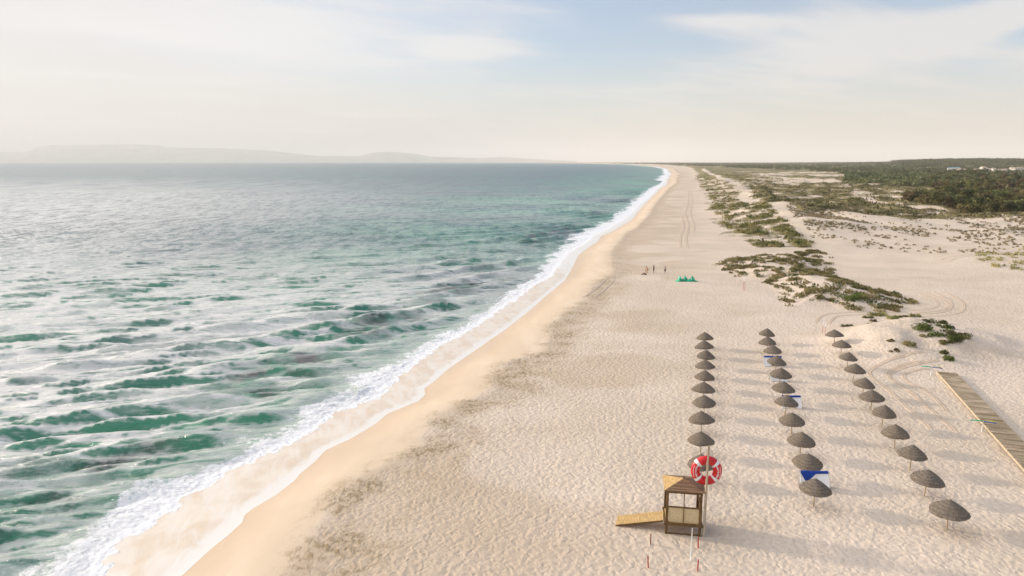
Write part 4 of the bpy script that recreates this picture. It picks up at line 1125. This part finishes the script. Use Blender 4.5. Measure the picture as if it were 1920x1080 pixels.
def kz(u):
    r_ = .42*math.exp(-((u-.5)/.42)**4)+1.0*math.exp(-((u-.19)/.062)**2)+.70*math.exp(-((u-.44)/.06)**2)+.85*math.exp(-((u-.78)/.075)**2)
    return r_
MB().tube([((i/40-.5)*4.6, -.75+.35*(1-math.cos(6.28*(i/40)*1.))*.3, .10+.18*kz(i/40)) for i in range(1, 40)], [.04+.05*math.sin(math.pi*i/40) for i in range(1, 40)], 8).build('leading_edge', m_vgreen, kite, True)
for u in (.12, .36, .69): MB().tube([((u+k*.012-.5)*4.6, -.62+k*.16, .20+.55*kz(u+k*.012)*math.sin(math.pi*(k+1.2)/8)) for k in range(6)], .06, 7).build('strut', m_kwhite, kite, True)
tag(kite, 'green inflatable kite lying crumpled on the sand right of the people', 'kite')

# ------------------------------------------------------------------ people
def body(joints, bones, radii, name, matl, parent):
    me = bpy.data.meshes.new(name); names = list(joints)
    me.from_pydata([joints[k] for k in names], [(names.index(a), names.index(b_)) for a, b_ in bones], []); me.materials.append(matl); me.update()
    o = bpy.data.objects.new(name, me); COL.objects.link(o); o.parent = parent
    sk = o.modifiers.new('skin', 'SKIN')
    for i, k in enumerate(names):
        v = me.skin_vertices[0].data[i]; r_ = radii[k]; v.radius = (r_, r_) if not isinstance(r_, tuple) else r_; v.use_root = (k == 'pelvis')
    s_ = o.modifiers.new('sub', 'SUBSURF'); s_.levels = 2; s_.render_levels = 2
    return o
RAD = {'pelvis': (.14, .11), 'waist': (.125, .095), 'chest': (.16, .11), 'neck': .055, 'head': .085, 'crown': .07, 'shl': .065, 'shr': .065, 'ell': .042, 'elr': .042, 'wrl': .03, 'wrr': .03, 'hal': .032, 'har': .032,
       'hil': .095, 'hir': .095, 'knl': .06, 'knr': .06, 'anl': .038, 'anr': .038, 'tol': .035, 'tor': .035}
BON = [('pelvis', 'waist'), ('waist', 'chest'), ('chest', 'neck'), ('neck', 'head'), ('head', 'crown'), ('chest', 'shl'), ('chest', 'shr'), ('shl', 'ell'), ('shr', 'elr'), ('ell', 'wrl'), ('elr', 'wrr'), ('wrl', 'hal'), ('wrr', 'har'),
       ('pelvis', 'hil'), ('pelvis', 'hir'), ('hil', 'knl'), ('hir', 'knr'), ('knl', 'anl'), ('knr', 'anr'), ('anl', 'tol'), ('anr', 'tor')]
STAND = {'pelvis': (0, 0, .95), 'waist': (0, .01, 1.12), 'chest': (0, .01, 1.36), 'neck': (0, 0, 1.50), 'head': (0, -.02, 1.62), 'crown': (0, -.01, 1.70), 'shl': (-.19, 0, 1.42), 'shr': (.19, 0, 1.42), 'ell': (-.25, .03, 1.14), 'elr': (.25, .03, 1.14),
         'wrl': (-.24, -.08, .90), 'wrr': (.24, -.08, .90), 'hal': (-.23, -.11, .81), 'har': (.23, -.11, .81), 'hil': (-.10, 0, .88), 'hir': (.10, 0, .88), 'knl': (-.11, -.02, .48), 'knr': (.11, -.02, .48), 'anl': (-.11, .02, .08), 'anr': (.11, .02, .08), 'tol': (-.12, -.14, .03), 'tor': (.12, -.14, .03)}
CROUCH = dict(STAND, pelvis=(.10, .05, .62), waist=(.04, .02, .80), chest=(-.10, .0, 1.0), neck=(-.20, 0, 1.12), head=(-.27, -.02, 1.21), crown=(-.32, -.02, 1.27), shl=(-.18, -.16, 1.03), shr=(-.18, .16, 1.03), ell=(-.30, -.18, .78), elr=(-.30, .18, .78), wrl=(-.48, -.12, .66), wrr=(-.48, .12, .66), hal=(-.56, -.1, .62), har=(-.56, .1, .62),
              hil=(.10, -.09, .58), hir=(.10, .10, .58), knl=(-.18, -.12, .48), knr=(-.18, .14, .48), anl=(.04, -.12, .08), anr=(.04, .13, .08), tol=(-.10, -.13, .03), tor=(-.10, .14, .03))
SIT = dict(STAND, pelvis=(.25, 0, .12), waist=(.27, 0, .28), chest=(.24, 0, .52), neck=(.20, 0, .66), head=(.17, 0, .78), crown=(.17, 0, .86), shl=(.22, -.18, .58), shr=(.22, .18, .58), ell=(.12, -.24, .34), elr=(.12, .24, .34), wrl=(-.08, -.18, .30), wrr=(-.08, .18, .30), hal=(-.15, -.16, .29), har=(-.15, .16, .29),
           hil=(.20, -.09, .11), hir=(.20, .09, .11), knl=(-.22, -.11, .22), knr=(-.22, .12, .26), anl=(-.58, -.10, .05), anr=(-.56, .11, .05), tol=(-.66, -.12, .12), tor=(-.64, .13, .12))
WALK = dict(STAND, knl=(-.10, -.20, .50), anl=(-.10, -.22, .10), tol=(-.10, -.36, .05), knr=(.10, .05, .48), anr=(.10, .25, .12), tor=(.10, .12, .04), wrl=(-.22, .14, .95), hal=(-.22, .16, .86), wrr=(.24, -.22, .98), har=(.24, -.28, .92))
def person(px, py, pose, label, clothes, rz, sc=1.0, skin=m_skin):
    p = G(px, py); rt = empty('person', (p.x, p.y, hz(p.x, p.y)-.01), rz); rt.scale = (sc,)*3
    bd = body(pose, BON, RAD, 'body', skin, rt)
    for nm, keys, mm, g in clothes:
        sub = {k: pose[k] for k in keys}; bn = [(a, b_) for a, b_ in BON if a in sub and b_ in sub]
        rd = {k: (tuple(q*g for q in RAD[k]) if isinstance(RAD[k], tuple) else RAD[k]*g) for k in keys}
        o = body(sub, bn, rd, nm, mm, rt)
        if 'pelvis' not in sub: o.data.skin_vertices[0].data[0].use_root = True
    hd = Vector(pose['head']); cr = Vector(pose['crown'])
    m = MB(); vs = []; fs = []; kk_ = 10
    for j in range(6):
        for i in range(kk_):
            ph_ = j*math.pi/10; vs.append(hd+(cr-hd)*.35+Vector((0, .02, 0))+Vector((math.cos(i*6.283/kk_)*math.cos(ph_)*.105, math.sin(i*6.283/kk_)*math.cos(ph_)*.115, math.sin(ph_)*.12)))
    for j in range(5):
        for i in range(kk_): fs.append((j*kk_+i, j*kk_+(i+1) % kk_, (j+1)*kk_+(i+1) % kk_, (j+1)*kk_+i))
    m.add(vs, fs).build('hair', m_hair, rt, True)
    tag(rt, label, 'person', 'people on the beach')
TORSO = ['pelvis', 'waist', 'chest', 'shl', 'shr']; LEGS = ['pelvis', 'hil', 'hir', 'knl', 'knr']
person(1225.5, 511.5, STAND, 'person standing upright in a black wetsuit near the crouching one', [('wetsuit', TORSO+['ell', 'elr', 'hil', 'hir', 'knl', 'knr'], m_cblack, 1.14)], R(60), 1.04)
person(1247, 512.5, WALK, 'person standing apart in pale top and dark shorts', [('shirt', TORSO, m_cblue, 1.15), ('shorts', LEGS, m_cblack, 1.16)], R(-30), .98)
person(1214, 511, CROUCH, 'person crouching in reddish swimwear beside the seated one', [('swimwear', ['pelvis', 'waist', 'hil', 'hir'], m_cred, 1.12)], R(8), 1.12)
person(1208.5, 514.5, SIT, 'person seated on the sand in pale shirt and dark trousers', [('shirt', TORSO, m_cblue, 1.16), ('trousers', ['pelvis', 'hil', 'hir', 'knl', 'knr', 'anl', 'anr'], m_cblack, 1.25)], R(5), 1.1)

# ------------------------------------------------------------------ tyre tracks: low raised ridges of pushed up sand
m_rut, t, b = mat("track_sand", .92, .1)
n_ = t.noise(pos(t), 1.6, 4, .6); t.L.new(t.mix(t.ramp(n_, .35, .65), (.56, .44, .33), (.64, .51, .395)), b.inputs['Base Color'])
t.L.new(bump(t, n_, 1., .12), b.inputs['Normal'])
def spline(pts, n=60):
    P_ = np.array(pts, float); tt = np.linspace(0, len(P_)-1, n); out = []
    for u in tt:
        i = min(int(u), len(P_)-2); f = u-i
        p0, p1, p2, p3 = P_[max(i-1, 0)], P_[i], P_[i+1], P_[min(i+2, len(P_)-1)]
        out.append(.5*((2*p1)+(-p0+p2)*f+(2*p0-5*p1+4*p2-p3)*f*f+(-p0+3*p1-3*p2+p3)*f**3))
    return np.array(out)
def track(pxs, gauge=1.7, wid=.32, amp=.036, n=90):
    ctr = spline(px_poly(pxs, .15), n); tg = np.gradient(ctr, axis=0); tg /= np.linalg.norm(tg, axis=1, keepdims=True)+1e-9; nr_ = np.stack([-tg[:, 1], tg[:, 0]], 1)
    prof = [(-wid*.9, -.05), (-wid*.62, amp), (-wid*.35, amp*.35), (0, .004), (wid*.35, amp*.35), (wid*.62, amp), (wid*.9, -.05)]
    V = []; Fs = []
    for g_ in ((-gauge/2, gauge/2) if gauge else (0,)):
        b0_ = len(V); k = len(prof)
        for i in range(n):
            fade = min(1, i/8, (n-1-i)/8); wig = .06*math.sin(i*.9+g_)
            for o_, z in prof:
                x, y = ctr[i]+nr_[i]*(g_+o_+wig*.3); V.append((x, y, hz(x, y)+(z*fade if z > 0 else z)+.012-.06*(1-fade)))
        for i in range(n-1):
            for j in range(k-1): Fs.append((b0_+i*k+j, b0_+i*k+j+1, b0_+(i+1)*k+j+1, b0_+(i+1)*k+j))
    o = np_mesh('tyre_track', V, Fs, m_rut, smooth=True); tag(o, kind='structure')
track([(1770, 680), (1720, 683), (1680, 688), (1652, 696), (1650, 705), (1665, 715), (1690, 735), (1725, 765), (1760, 795), (1775, 812)], 2.0)
track([(1750, 690), (1710, 692), (1680, 700), (1690, 715), (1720, 730), (1745, 752), (1765, 775)], 1.6, .28)
track([(1745, 540), (1775, 553), (1795, 566), (1788, 582), (1740, 589), (1660, 586), (1600, 587), (1560, 590), (1545, 600), (1540, 612)], 1.8)
track([(1720, 545), (1760, 560), (1768, 572), (1745, 580), (1700, 583)], 1.6)
track([(1920, 470), (1880, 476), (1830, 484), (1785, 488), (1770, 492)], 2.0, .35)
track([(1292, 350), (1294, 375), (1290, 400), (1296, 420), (1292, 440)], 2.2, .5, .06, 60)
track([(1282, 400), (1286, 425), (1281, 445), (1284, 470)], 1.8, .5, .06, 50)
track([(1146, 517), (1136, 530), (1115, 548), (1095, 560)], 1.7, .3, .05, 40)

# ------------------------------------------------------------------ haze
m_haze = bpy.data.materials.new("haze"); m_haze.use_nodes = True; t = NT(m_haze.node_tree); t.N.clear()
pv = t.n('ShaderNodeVolumePrincipled'); pv.inputs['Color'].default_value = (1, .965, .93, 1); pv.inputs['Density'].default_value = 5.6e-5; pv.inputs['Anisotropy'].default_value = .0
om = t.n('ShaderNodeOutputMaterial'); t.L.new(pv.outputs[0], om.inputs['Volume'])
hzb = MB().box((0, 35000, 440), (90000, 72000, 900)).build('haze', m_haze); tag(hzb, kind='stuff')
hzb['label'] = 'pale warm haze lying over the whole bay and far shore'; hzb['category'] = 'haze'
